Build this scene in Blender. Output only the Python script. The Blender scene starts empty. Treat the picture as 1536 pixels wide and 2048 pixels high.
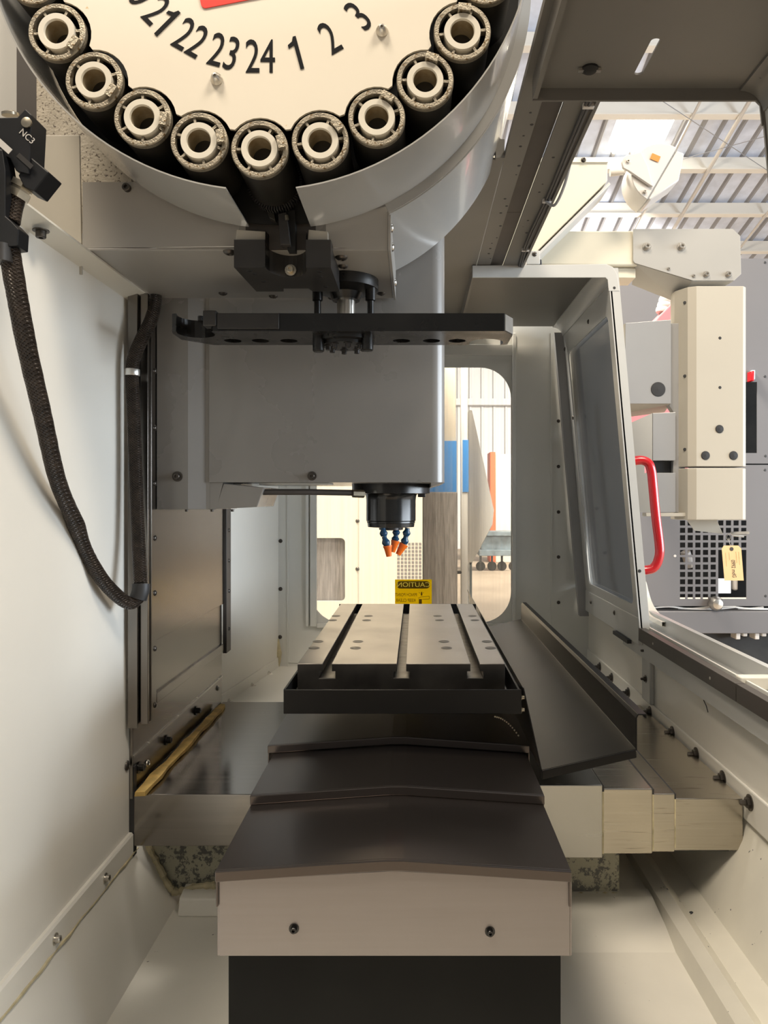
import bpy, bmesh, math, random
from mathutils import Vector, Matrix
from mathutils.geometry import tessellate_polygon

random.seed(4)
sc = bpy.context.scene
COL = sc.collection
H = 1.35            # eye height above the hall floor
F = 1480.0          # focal length in pixels of the 1536 x 2048 frame
VX, VY = 832.0, 1000.0   # where the lines running away from the eye meet

# ------------------------------------------------------------------ camera
cam = bpy.data.cameras.new('camera')
cam.sensor_fit = 'VERTICAL'
cam.sensor_height = 36.0
cam.lens = F / 2048 * 36.0
cam.shift_x = (768 - VX) / 2048
cam.shift_y = (VY - 1024) / 2048
cam.clip_start = 0.02
cam_ob = bpy.data.objects.new('camera', cam)
COL.objects.link(cam_ob)
cam_ob.location = (0, 0, H)
cam_ob.rotation_euler = (math.pi / 2, 0, 0)
sc.camera = cam_ob

# ------------------------------------------------------------------ world, light, exposure
w = bpy.data.worlds.new('world')
sc.world = w
w.use_nodes = True
wn = w.node_tree.nodes
wn['Background'].inputs['Color'].default_value = (1.0, 0.955, 0.89, 1)
wn['Background'].inputs['Strength'].default_value = 0.24
sc.view_settings.view_transform = 'Standard'
sc.view_settings.look = 'None'
sc.view_settings.gamma = 1.0
sc.view_settings.use_curve_mapping = False
sc.view_settings.exposure = -0.05


def area(name, loc, target, size, power, color):
    d = bpy.data.lights.new(name, 'AREA')
    d.shape = 'RECTANGLE'
    d.size, d.size_y = size
    d.energy = power
    d.color = color
    o = bpy.data.objects.new(name, d)
    COL.objects.link(o)
    o.location = (loc[0], loc[1], loc[2])
    o.rotation_euler = (Vector(target) - Vector(loc)).to_track_quat('-Z', 'Y').to_euler()
    return o


# unseen overhead lamps without fixtures; wide daylight source added on the operator side
area('overhead_lamp', (-1.5, -0.9, 5.6), (0.1, 1.1, 1.0), (1.4, 1.4), 250, (1.0, 0.87, 0.70))
area('overhead_lamp_front', (2.3, -1.0, 5.6), (-0.2, 1.2, 1.0), (1.4, 1.4), 250, (1.0, 0.88, 0.72))
area('aisle_fill_light', (-0.8, 3.7, 5.2), (0.2, 5.5, 0.8), (1.4, 1.4), 720, (1.0, 0.92, 0.80))  # added to brighten the things past the side window
area('far_fill_light', (5.5, 12.0, 5.0), (2.5, 15.0, 0.0), (1.6, 1.6), 1500, (1.0, 0.94, 0.86))  # added fill over the far floor of the hall
area('operator_side_daylight', (9.5, -0.6, 2.2), (-0.5, 1.5, 1.2), (9.0, 3.4), 1600, (0.82, 0.91, 1.0))  # one unseen panel for the cool light through the front opening


# ------------------------------------------------------------------ pixel helpers (with a distance)
def X(px, Y):
    return (px - VX) / F * Y


def Z(py, Y):
    return (VY - py) / F * Y


def P(px, py, Y):
    return Vector((X(px, Y), Y, Z(py, Y)))


# ------------------------------------------------------------------ materials
MATS = {}


def mat(name, base, rough=0.5, metal=0.0, var=0.0, vscale=6.0, stretch=(1, 1, 1), bump=0.0, bscale=60.0,
        speck=None, rvar=0.0, spec=0.5, emit=None, trans=0.0, alpha=1.0, coat=0.0, second=None, sdetail=4, srough=0.5, sstretch=(1, 1, 1)):
    m = bpy.data.materials.new(name)
    m.use_nodes = True
    nt = m.node_tree
    b = nt.nodes['Principled BSDF']
    b.inputs['Roughness'].default_value = rough
    b.inputs['Metallic'].default_value = metal
    b.inputs['Specular IOR Level'].default_value = spec
    b.inputs['Coat Weight'].default_value = coat
    b.inputs['Transmission Weight'].default_value = trans
    b.inputs['Alpha'].default_value = alpha
    c4 = (*base, 1)
    b.inputs['Base Color'].default_value = c4
    if emit:
        b.inputs['Emission Color'].default_value = (*emit[0], 1)
        b.inputs['Emission Strength'].default_value = emit[1]
    tc = nt.nodes.new('ShaderNodeTexCoord')
    mp = nt.nodes.new('ShaderNodeMapping')
    mp.inputs['Scale'].default_value = stretch
    nt.links.new(tc.outputs['Object'], mp.inputs['Vector'])
    nz = nt.nodes.new('ShaderNodeTexNoise')
    nz.inputs['Scale'].default_value = vscale
    nz.inputs['Detail'].default_value = 6
    nt.links.new(mp.outputs['Vector'], nz.inputs['Vector'])
    last = None
    if var > 0:
        rp = nt.nodes.new('ShaderNodeValToRGB')
        lo = tuple(max(0, c * (1 - var)) for c in base)
        hi = tuple(min(1, c * (1 + var)) for c in base)
        if second:
            lo = second
        rp.color_ramp.elements[0].position = 0.32
        rp.color_ramp.elements[0].color = (*lo, 1)
        rp.color_ramp.elements[1].position = 0.68
        rp.color_ramp.elements[1].color = (*hi, 1)
        nt.links.new(nz.outputs['Fac'], rp.inputs['Fac'])
        last = rp.outputs['Color']
    if speck:
        col, thr, scale = speck[:3]
        soft = speck[3] if len(speck) > 3 else 0.02
        n2 = nt.nodes.new('ShaderNodeTexNoise')
        n2.inputs['Scale'].default_value = scale
        n2.inputs['Detail'].default_value = sdetail
        n2.inputs['Roughness'].default_value = srough
        m2 = nt.nodes.new('ShaderNodeMapping')
        m2.inputs['Scale'].default_value = sstretch
        nt.links.new(tc.outputs['Object'], m2.inputs['Vector'])
        nt.links.new(m2.outputs['Vector'], n2.inputs['Vector'])
        r2 = nt.nodes.new('ShaderNodeMapRange')
        r2.inputs['From Min'].default_value = thr
        r2.inputs['From Max'].default_value = thr + soft
        nt.links.new(n2.outputs['Fac'], r2.inputs['Value'])
        mx = nt.nodes.new('ShaderNodeMix')
        mx.data_type = 'RGBA'
        nt.links.new(r2.outputs['Result'], mx.inputs[0])
        if last:
            nt.links.new(last, mx.inputs[6])
        else:
            mx.inputs[6].default_value = c4
        mx.inputs[7].default_value = (*col, 1)
        last = mx.outputs[2]
    if last:
        nt.links.new(last, b.inputs['Base Color'])
    if rvar > 0:
        r3 = nt.nodes.new('ShaderNodeMapRange')
        r3.inputs['From Min'].default_value = 0.3
        r3.inputs['From Max'].default_value = 0.7
        r3.inputs['To Min'].default_value = max(0.02, rough - rvar)
        r3.inputs['To Max'].default_value = min(1, rough + rvar)
        nt.links.new(nz.outputs['Fac'], r3.inputs['Value'])
        nt.links.new(r3.outputs['Result'], b.inputs['Roughness'])
    if bump > 0:
        n4 = nt.nodes.new('ShaderNodeTexNoise')
        n4.inputs['Scale'].default_value = bscale
        n4.inputs['Detail'].default_value = 3
        nt.links.new(mp.outputs['Vector'], n4.inputs['Vector'])
        bp = nt.nodes.new('ShaderNodeBump')
        bp.inputs['Strength'].default_value = bump
        bp.inputs['Distance'].default_value = 0.002
        nt.links.new(n4.outputs['Fac'], bp.inputs['Height'])
        nt.links.new(bp.outputs['Normal'], b.inputs['Normal'])
    MATS[name] = m
    return m


mat('wall_paint', (0.80, 0.775, 0.71), 0.32, var=0.03, vscale=3.5, bump=0.03, bscale=90)
mat('sump_paint', (0.80, 0.77, 0.69), 0.38, var=0.05, vscale=5, bump=0.05, bscale=60, speck=((0.20, 0.19, 0.17), 0.745, 70))
mat('gutter_paint', (0.74, 0.71, 0.62), 0.42, var=0.07, vscale=7, bump=0.1, bscale=60, speck=((0.06, 0.065, 0.07), 0.715, 55, 0.01))
mat('back_paint', (0.68, 0.68, 0.64), 0.35, var=0.03, vscale=4)
mat('head_paint', (0.235, 0.223, 0.208), 0.28, var=0.04, vscale=4, rvar=0.03, coat=0.15)
mat('housing_paint', (0.33, 0.315, 0.29), 0.36, var=0.04, vscale=5)
mat('shroud_paint', (0.36, 0.355, 0.34), 0.20, var=0.03, vscale=4, rvar=0.03, coat=0.3)
mat('beige_paint', (0.45, 0.425, 0.365), 0.45, var=0.04, vscale=4)
mat('speckled_paint', (0.46, 0.415, 0.335), 0.6, var=0.14, vscale=30, speck=((0.12, 0.095, 0.07), 0.575, 230, 0.05), bump=0.5, bscale=260)
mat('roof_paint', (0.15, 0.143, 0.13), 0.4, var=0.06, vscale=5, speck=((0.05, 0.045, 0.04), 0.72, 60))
mat('door_paint', (0.50, 0.50, 0.48), 0.30, var=0.03, vscale=5)
mat('lip_paint', (0.74, 0.71, 0.625), 0.35, var=0.03, vscale=5)
mat('rail_brown', (0.060, 0.052, 0.046), 0.45, var=0.15, vscale=8)
mat('face_cream', (0.74, 0.685, 0.58), 0.38, var=0.02, vscale=4, speck=((0.55, 0.36, 0.12), 0.755, 45, 0.04))
mat('numeral_ink', (0.006, 0.006, 0.007), 0.6, spec=0.12)
mat('badge_red', (0.78, 0.035, 0.022), 0.35)
mat('pot_steel', (0.30, 0.265, 0.205), 0.42, metal=0.6, var=0.4, vscale=38, speck=((0.12, 0.075, 0.03), 0.58, 120, 0.08), bump=0.5, bscale=400)
mat('pot_body', (0.028, 0.025, 0.020), 0.42, metal=0.3, var=0.35, vscale=18)
mat('pot_ring', (0.66, 0.62, 0.53), 0.38, var=0.06, vscale=25, speck=((0.40, 0.24, 0.09), 0.70, 60, 0.05))
mat('pot_bore', (0.42, 0.37, 0.27), 0.35, metal=0.4, var=0.4, vscale=25, second=(0.20, 0.13, 0.045))
mat('black_void', (0.006, 0.006, 0.006), 0.7)
mat('black_oxide', (0.010, 0.0095, 0.009), 0.27, var=0.3, vscale=14, rvar=0.08)
mat('dark_steel', (0.055, 0.052, 0.05), 0.38, metal=0.5, var=0.2, vscale=12)
mat('spindle_black', (0.012, 0.012, 0.0115), 0.18, rvar=0.05, var=0.3, vscale=10)
mat('bright_steel', (0.62, 0.59, 0.54), 0.28, metal=1.0, var=0.12, vscale=30)
mat('screw_dark', (0.09, 0.08, 0.07), 0.35, metal=0.8)
mat('brushed_cover', (0.40, 0.375, 0.35), 0.28, metal=1.0, var=0.16, vscale=9, stretch=(6, 0.5, 30), rvar=0.08, bump=0.05, bscale=40)
mat('column_cover', (0.23, 0.213, 0.193), 0.24, metal=1.0, var=0.012, vscale=12, stretch=(1, 12, 0.3), rvar=0.008)
mat('saddle_steel', (0.47, 0.43, 0.36), 0.24, metal=1.0, var=0.045, vscale=14, stretch=(0.35, 14, 20), rvar=0.04, speck=((0.20, 0.175, 0.14), 0.63, 9, 0.12), sstretch=(1.2, 8, 26))
mat('saddle_clean', (0.42, 0.41, 0.38), 0.25, metal=1.0, var=0.03, vscale=7, stretch=(1, 8, 8), rvar=0.03)
mat('saddle_dull', (0.27, 0.25, 0.228), 0.15, metal=1.0, var=0.06, vscale=6, stretch=(0.5, 14, 14), rvar=0.03)
mat('way_cover', (0.120, 0.105, 0.098), 0.30, metal=0.9, var=0.012, vscale=4)
mat('end_plate_steel', (0.28, 0.258, 0.25), 0.40, metal=0.8, var=0.03, vscale=10, stretch=(0.5, 1, 14), rvar=0.03)
mat('table_steel', (0.27, 0.253, 0.235), 0.33, metal=0.9, var=0.10, vscale=9, bump=0.05, bscale=50, rvar=0.06, speck=((0.165, 0.14, 0.12), 0.66, 30, 0.2))
mat('table_side', (0.030, 0.027, 0.024), 0.35, metal=0.4, var=0.4, vscale=20)
mat('slot_steel', (0.22, 0.205, 0.185), 0.42, metal=0.8, var=0.3, vscale=40)
mat('pan_black', (0.006, 0.006, 0.006), 0.36, var=0.3, vscale=8, speck=((0.25, 0.24, 0.22), 0.80, 130), spec=0.28)
mat('tray_black', (0.006, 0.0057, 0.0057), 0.34, var=0.3, vscale=7, spec=0.22)
mat('apron_black', (0.006, 0.0063, 0.006), 0.65, var=0.2, vscale=10, speck=((0.3, 0.3, 0.29), 0.80, 140), spec=0.2)
mat('casting_paint', (0.13, 0.127, 0.115), 0.6, var=0.15, vscale=8, speck=((0.42, 0.40, 0.30), 0.475, 40, 0.012), bump=0.5, bscale=80, sdetail=12, srough=0.8)
mat('sealant', (0.56, 0.49, 0.31), 0.55, var=0.25, vscale=40, bump=0.8, bscale=90)
mat('foam_yellow', (0.62, 0.42, 0.13), 0.75, var=0.3, vscale=30, bump=0.7, bscale=120)
mat('hose_braid', (0.045, 0.033, 0.025), 0.32, metal=0.35, var=0.4, vscale=60)
mat('clamp_steel', (0.72, 0.70, 0.66), 0.3, metal=0.9)
mat('coupling_black', (0.007, 0.0075, 0.009), 0.42, var=0.2, vscale=20, spec=0.3)
mat('coupling_print', (0.45, 0.43, 0.40), 0.5)
mat('nickel', (0.55, 0.49, 0.38), 0.3, metal=1.0, var=0.2, vscale=50)
mat('nozzle_blue', (0.008, 0.05, 0.11), 0.3)
mat('nozzle_orange', (0.88, 0.16, 0.012), 0.35)
mat('handle_red', (0.46, 0.006, 0.012), 0.28, coat=0.4, speck=((0.6, 0.25, 0.25), 0.76, 160))
mat('pendant_beige', (0.45, 0.415, 0.345), 0.45, var=0.02, vscale=4)
mat('pendant_grey', (0.30, 0.30, 0.30), 0.28, var=0.04, vscale=4, coat=0.3)
mat('arm_cream', (0.64, 0.595, 0.475), 0.45, var=0.04, vscale=3)
mat('plug_dark', (0.025, 0.025, 0.026), 0.5)
mat('lamp_white', (0.58, 0.55, 0.515), 0.4)
mat('sticker_orange', (0.62, 0.22, 0.03), 0.5)
mat('neighbour_grey', (0.130, 0.126, 0.130), 0.5, var=0.03, vscale=2)
mat('joint_grey', (0.37, 0.36, 0.335), 0.4, var=0.03, vscale=4)
mat('label_letter', (1.0, 0.80, 0.10), 0.5)
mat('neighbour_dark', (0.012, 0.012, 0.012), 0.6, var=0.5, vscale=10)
mat('cabinet_cream', (0.66, 0.60, 0.50), 0.5, var=0.03, vscale=2)
mat('cabinet_white', (0.82, 0.81, 0.78), 0.5)
mat('panel_blue', (0.04, 0.30, 0.80), 0.45)
mat('grille_grey', (0.19, 0.175, 0.165), 0.6, var=0.35, vscale=20, stretch=(4, 1, 0.3))
mat('cabinet_orange', (0.72, 0.13, 0.05), 0.5)
mat('cart_grey', (0.16, 0.2, 0.22), 0.5, var=0.3, vscale=8)
mat('pink_plate', (0.62, 0.22, 0.24), 0.35)
mat('concrete', (0.36, 0.29, 0.215), 0.6, var=0.15, vscale=1.2)
mat('roof_sheet', (0.66, 0.72, 0.86), 0.5, var=0.12, vscale=4)
mat('roof_rib', (0.30, 0.30, 0.32), 0.5)
mat('purlin_paint', (0.78, 0.75, 0.69), 0.5)
mat('hall_wall', (0.70, 0.71, 0.73), 0.6)
mat('skylight', (0.95, 0.93, 0.85), 0.4, emit=((1.0, 0.93, 0.76), 14.0))
mat('white_cable', (0.75, 0.73, 0.70), 0.5)
mat('label_yellow', (1.0, 0.83, 0.015), 0.45)
mat('label_ink', (0.28, 0.17, 0.010), 0.5)
mat('tag_manila', (0.78, 0.52, 0.26), 0.7, var=0.04, vscale=20)
mat('tag_ink', (0.10, 0.075, 0.05), 0.6)
mat('tag_print', (0.62, 0.42, 0.20), 0.6)
mat('paper_white', (0.75, 0.76, 0.80), 0.6)


def glass_mat(name, tint, haze, haze_col, streak, op_lo, op_hi):
    """coolant-hazed polycarbonate: clear sheet mixed with a milky, streaked film"""
    m = bpy.data.materials.new(name)
    m.use_nodes = True
    nt = m.node_tree
    nt.nodes.clear()
    out = nt.nodes.new('ShaderNodeOutputMaterial')
    tr = nt.nodes.new('ShaderNodeBsdfTransparent')
    tr.inputs['Color'].default_value = (*tint, 1)
    gl = nt.nodes.new('ShaderNodeBsdfGlossy')
    gl.inputs['Roughness'].default_value = 0.08
    df = nt.nodes.new('ShaderNodeBsdfDiffuse')
    df.inputs['Color'].default_value = (*haze_col, 1)
    tl = nt.nodes.new('ShaderNodeBsdfTranslucent')
    tl.inputs['Color'].default_value = (*haze_col, 1)
    a1 = nt.nodes.new('ShaderNodeMixShader')
    a1.inputs[0].default_value = 0.55
    nt.links.new(df.outputs[0], a1.inputs[1])
    nt.links.new(tl.outputs[0], a1.inputs[2])
    tc = nt.nodes.new('ShaderNodeTexCoord')
    mp = nt.nodes.new('ShaderNodeMapping')
    mp.inputs['Scale'].default_value = streak
    nt.links.new(tc.outputs['Object'], mp.inputs['Vector'])
    nz = nt.nodes.new('ShaderNodeTexNoise')
    nz.inputs['Scale'].default_value = 1.0
    nz.inputs['Detail'].default_value = 8
    nz.inputs['Roughness'].default_value = 0.65
    nt.links.new(mp.outputs['Vector'], nz.inputs['Vector'])
    mr = nt.nodes.new('ShaderNodeMapRange')
    mr.inputs['From Min'].default_value = 0.35
    mr.inputs['From Max'].default_value = 0.72
    mr.inputs['To Min'].default_value = op_lo
    mr.inputs['To Max'].default_value = op_hi
    nt.links.new(nz.outputs['Fac'], mr.inputs['Value'])
    mx = nt.nodes.new('ShaderNodeMixShader')
    nt.links.new(mr.outputs['Result'], mx.inputs[0])
    nt.links.new(tr.outputs[0], mx.inputs[1])
    nt.links.new(a1.outputs[0], mx.inputs[2])
    fr = nt.nodes.new('ShaderNodeFresnel')
    fr.inputs['IOR'].default_value = 1.35
    m2 = nt.nodes.new('ShaderNodeMixShader')
    nt.links.new(fr.outputs[0], m2.inputs[0])
    nt.links.new(mx.outputs[0], m2.inputs[1])
    nt.links.new(gl.outputs[0], m2.inputs[2])
    nt.links.new(m2.outputs[0], out.inputs['Surface'])
    MATS[name] = m


glass_mat('hazed_glass', (0.97, 0.96, 0.93), 0.2, (0.9, 0.88, 0.83), (90, 1, 1.2), 0.02, 0.13)
glass_mat('door_glass', (0.80, 0.80, 0.80), 0.3, (0.27, 0.265, 0.255), (4, 3, 3), 0.50, 0.62)


def make_translucent(name, f):
    m = MATS[name]
    nt = m.node_tree
    b = nt.nodes['Principled BSDF']
    out = [q for q in nt.nodes if q.type == 'OUTPUT_MATERIAL'][0]
    tl = nt.nodes.new('ShaderNodeBsdfTranslucent')
    tl.inputs['Color'].default_value = b.inputs['Base Color'].default_value
    mx = nt.nodes.new('ShaderNodeMixShader')
    mx.inputs[0].default_value = f
    nt.links.new(b.outputs[0], mx.inputs[1])
    nt.links.new(tl.outputs[0], mx.inputs[2])
    nt.links.new(mx.outputs[0], out.inputs['Surface'])


make_translucent('label_yellow', 0.8)
make_translucent('label_ink', 0.6)


def braid_bump(m):
    nt = m.node_tree
    b = nt.nodes['Principled BSDF']
    tc = nt.nodes.new('ShaderNodeTexCoord')
    ws = []
    for s in (1, -1):
        mp = nt.nodes.new('ShaderNodeMapping')
        mp.inputs['Scale'].default_value = (1, 1, 1)
        mp.inputs['Rotation'].default_value = (0, s * 0.7, 0)
        wv = nt.nodes.new('ShaderNodeTexWave')
        wv.inputs['Scale'].default_value = 95
        wv.bands_direction = 'Z'
        nt.links.new(tc.outputs['Object'], mp.inputs['Vector'])
        nt.links.new(mp.outputs['Vector'], wv.inputs['Vector'])
        ws.append(wv)
    mx = nt.nodes.new('ShaderNodeMath')
    mx.operation = 'MAXIMUM'
    nt.links.new(ws[0].outputs['Fac'], mx.inputs[0])
    nt.links.new(ws[1].outputs['Fac'], mx.inputs[1])
    bp = nt.nodes.new('ShaderNodeBump')
    bp.inputs['Strength'].default_value = 0.9
    bp.inputs['Distance'].default_value = 0.003
    nt.links.new(mx.outputs[0], bp.inputs['Height'])
    nt.links.new(bp.outputs['Normal'], b.inputs['Normal'])


braid_bump(MATS['hose_braid'])

# ------------------------------------------------------------------ mesh builder
WORLD = {}          # object -> world position of its origin (scene z measured from the eye is lifted by H)


class MB:
    def __init__(s):
        s.v, s.f = [], []

    def add(s, verts, faces):
        n = len(s.v)
        s.v += [Vector(p) for p in verts]
        s.f += [tuple(i + n for i in f) for f in faces]
        return s

    def box(s, x0, x1, y0, y1, z0, z1):
        vs = [(x, y, z) for x in (x0, x1) for y in (y0, y1) for z in (z0, z1)]
        return s.add(vs, [(0, 1, 3, 2), (4, 6, 7, 5), (0, 4, 5, 1), (2, 3, 7, 6), (0, 2, 6, 4), (1, 5, 7, 3)])

    def obox(s, c, ux, uy, uz, hx, hy, hz):
        c, ux, uy, uz = Vector(c), Vector(ux), Vector(uy), Vector(uz)
        vs = [c + ux * a * hx + uy * b * hy + uz * d * hz for a in (-1, 1) for b in (-1, 1) for d in (-1, 1)]
        return s.add(vs, [(0, 1, 3, 2), (4, 6, 7, 5), (0, 4, 5, 1), (2, 3, 7, 6), (0, 2, 6, 4), (1, 5, 7, 3)])

    def prism(s, loops, o, u, v, t):
        """loops[0] outer, rest holes, given as 2-D points in the basis (u, v) at o; extruded by t along u x v"""
        o, u, v = Vector(o), Vector(u).normalized(), Vector(v).normalized()
        n = u.cross(v)
        flat = [Vector((p[0], p[1], 0)) for lp in loops for p in lp]
        tris = tessellate_polygon([[Vector((p[0], p[1], 0)) for p in lp] for lp in loops])
        k = len(flat)
        front = [o + u * p.x + v * p.y for p in flat]
        back = [p + n * t for p in front]
        faces = []
        for a, b, c in tris:
            A, B, C = flat[a], flat[b], flat[c]
            if (B - A).cross(C - A).z < 0:
                b, c = c, b
            faces.append((a, c, b))
            faces.append((a + k, b + k, c + k))
        i0 = 0
        for li, lp in enumerate(loops):
            m = len(lp)
            ar = sum(lp[i][0] * lp[(i + 1) % m][1] - lp[(i + 1) % m][0] * lp[i][1] for i in range(m))
            ccw = ar > 0
            want = ccw if li == 0 else not ccw
            for i in range(m):
                a, b = i0 + i, i0 + (i + 1) % m
                faces.append((a, b, b + k, a + k) if want else (b, a, a + k, b + k))
            i0 += m
        return s.add(front + back, faces)

    def lathe(s, prof, o, axis, seg=32, ref=None, a0=0.0, a1=2 * math.pi, closed_ends=True):
        """prof: list of (radius, distance along axis)"""
        o, ax = Vector(o), Vector(axis).normalized()
        r = Vector(ref) if ref else (Vector((1, 0, 0)) if abs(ax.x) < 0.9 else Vector((0, 0, 1)))
        e1 = (r - ax * r.dot(ax)).normalized()
        e2 = ax.cross(e1)
        full = abs(a1 - a0 - 2 * math.pi) < 1e-6
        cnt = seg if full else seg + 1
        vs, fs = [], []
        for (rad, d) in prof:
            for i in range(cnt):
                a = a0 + (a1 - a0) * i / seg
                vs.append(o + ax * d + (e1 * math.cos(a) + e2 * math.sin(a)) * rad)
        for j in range(len(prof) - 1):
            for i in range(seg):
                i2 = (i + 1) % cnt
                fs.append((j * cnt + i, j * cnt + i2, (j + 1) * cnt + i2, (j + 1) * cnt + i))
        if full and closed_ends:
            if prof[0][0] > 1e-6 and prof[0] != prof[-1]:
                fs.append(tuple(range(cnt - 1, -1, -1)))
            if prof[-1][0] > 1e-6 and prof[0] != prof[-1]:
                fs.append(tuple((len(prof) - 1) * cnt + i for i in range(cnt)))
        return s.add(vs, fs)

    def tube(s, pts, rad, seg=12, radii=None):
        pts = [Vector(p) for p in pts]
        n = len(pts)
        tang = [((pts[min(i + 1, n - 1)] - pts[max(i - 1, 0)]).normalized()) for i in range(n)]
        r0 = Vector((0, 0, 1)) if abs(tang[0].z) < 0.9 else Vector((1, 0, 0))
        e1 = (r0 - tang[0] * r0.dot(tang[0])).normalized()
        vs, fs = [], []
        for i in range(n):
            e1 = (e1 - tang[i] * e1.dot(tang[i])).normalized()
            e2 = tang[i].cross(e1)
            R = radii[i] if radii else rad
            for k in range(seg):
                a = 2 * math.pi * k / seg
                vs.append(pts[i] + (e1 * math.cos(a) + e2 * math.sin(a)) * R)
        for i in range(n - 1):
            for k in range(seg):
                k2 = (k + 1) % seg
                fs.append((i * seg + k, i * seg + k2, (i + 1) * seg + k2, (i + 1) * seg + k))
        fs.append(tuple(range(seg - 1, -1, -1)))
        fs.append(tuple((n - 1) * seg + k for k in range(seg)))
        return s.add(vs, fs)

    def build(s, name, material, parent=None, bevel=0.0, smooth=True, angle=35):
        xs = [p.x for p in s.v]
        ys = [p.y for p in s.v]
        zs = [p.z for p in s.v]
        org = Vector(((min(xs) + max(xs)) / 2, (min(ys) + max(ys)) / 2, min(zs)))
        me = bpy.data.meshes.new(name)
        me.from_pydata([p - org for p in s.v], [], s.f)
        me.validate()
        bm = bmesh.new()
        bm.from_mesh(me)
        bmesh.ops.recalc_face_normals(bm, faces=bm.faces)
        bm.to_mesh(me)
        bm.free()
        if smooth:
            me.polygons.foreach_set('use_smooth', [True] * len(me.polygons))
            me.set_sharp_from_angle(angle=math.radians(angle))
        me.materials.append(MATS[material])
        o = bpy.data.objects.new(name, me)
        COL.objects.link(o)
        WORLD[o] = org + Vector((0, 0, H))
        if parent:
            o.parent = parent
        if bevel > 0:
            md = o.modifiers.new('bevel', 'BEVEL')
            md.width = bevel
            md.segments = 2
            md.limit_method = 'ANGLE'
            md.angle_limit = math.radians(40)
        return o


def thing(name, label, cat=None, group=None, kind=None):
    o = bpy.data.objects.new(name, None)
    o.empty_display_size = 0.05
    COL.objects.link(o)
    tag(o, label, cat, group, kind)
    return o


def tag(o, label=None, cat=None, group=None, kind=None):
    if label:
        o['label'] = label
    if cat:
        o['category'] = cat
    if group:
        o['group'] = group
    if kind:
        o['kind'] = kind
    return o


def box(name, m, parent, x0, x1, y0, y1, z0, z1, bevel=0.0):
    return MB().box(x0, x1, y0, y1, z0, z1).build(name, m, parent, bevel)


def arc(cx, cy, r, a0, a1, n):
    return [(cx + r * math.cos(math.radians(a0 + (a1 - a0) * i / n)), cy + r * math.sin(math.radians(a0 + (a1 - a0) * i / n))) for i in range(n + 1)]


def rrect(x0, x1, y0, y1, r, n=6):
    return (arc(x1 - r, y1 - r, r, 0, 90, n) + arc(x0 + r, y1 - r, r, 90, 180, n) +
            arc(x0 + r, y0 + r, r, 180, 270, n) + arc(x1 - r, y0 + r, r, 270, 360, n))


def circ(cx, cy, r, n=20):
    return [(cx + r * math.cos(2 * math.pi * i / n), cy + r * math.sin(2 * math.pi * i / n)) for i in range(n)]


def smooth_path(pts, n=8):
    pts = [Vector(p) for p in pts]
    out = []
    for i in range(len(pts) - 1):
        p0, p1, p2, p3 = pts[max(i - 1, 0)], pts[i], pts[i + 1], pts[min(i + 2, len(pts) - 1)]
        for k in range(n):
            t = k / n
            out.append(0.5 * ((2 * p1) + (p2 - p0) * t + (2 * p0 - 5 * p1 + 4 * p2 - p3) * t * t + (3 * p1 - p0 - 3 * p2 + p3) * t ** 3))
    out.append(pts[-1])
    return out


# shared fasteners -------------------------------------------------
FAST = {}


def fastener(kind):
    if kind in FAST:
        return FAST[kind]
    b = MB()
    if kind == 'button':       # domed socket head
        b.lathe([(0.0025, 0.0030), (0.0032, 0.0050), (0.0055, 0.0044), (0.0085, 0.0022), (0.0092, 0.0)], (0, 0, 0), (0, 0, 1), 14)
    elif kind == 'cap':        # socket head cap screw on a washer
        b.lathe([(0.010, 0.0), (0.010, 0.0015), (0.0062, 0.0016), (0.0062, 0.009), (0.0055, 0.0098), (0.003, 0.0098), (0.003, 0.006)], (0, 0, 0), (0, 0, 1), 14)
    elif kind == 'stud':       # hex nut with a stud end on a washer
        b.lathe([(0.013, 0.0), (0.013, 0.0015), (0.0085, 0.0018)], (0, 0, 0), (0, 0, 1), 16)
        b.lathe([(0.0085, 0.0015), (0.0085, 0.007), (0.0045, 0.0075), (0.004, 0.016), (0.003, 0.017)], (0, 0, 0), (0, 0, 1), 6)
    elif kind == 'dot':        # small flush rivet
        b.lathe([(0.0001, 0.0012), (0.0035, 0.001), (0.0042, 0.0)], (0, 0, 0), (0, 0, 1), 10)
    me = bpy.data.meshes.new(kind + '_screw')
    me.from_pydata(b.v, [], b.f)
    me.polygons.foreach_set('use_smooth', [True] * len(me.polygons))
    me.set_sharp_from_angle(angle=math.radians(40))
    FAST[kind] = me
    return me


FMATS = {}


def screw(parent, pos, direction, kind='button', size=1.0, m='screw_dark', name='screw'):
    key = (kind, m)
    if key not in FMATS:
        me = fastener(kind).copy()
        me.materials.append(MATS[m])
        FMATS[key] = me
    o = bpy.data.objects.new(name, FMATS[key])
    COL.objects.link(o)
    o.rotation_euler = Vector(direction).to_track_quat('Z', 'Y').to_euler()
    o.scale = (size, size, size)
    o.parent = parent
    WORLD[o] = Vector(pos) + Vector((0, 0, H))
    return o


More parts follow.
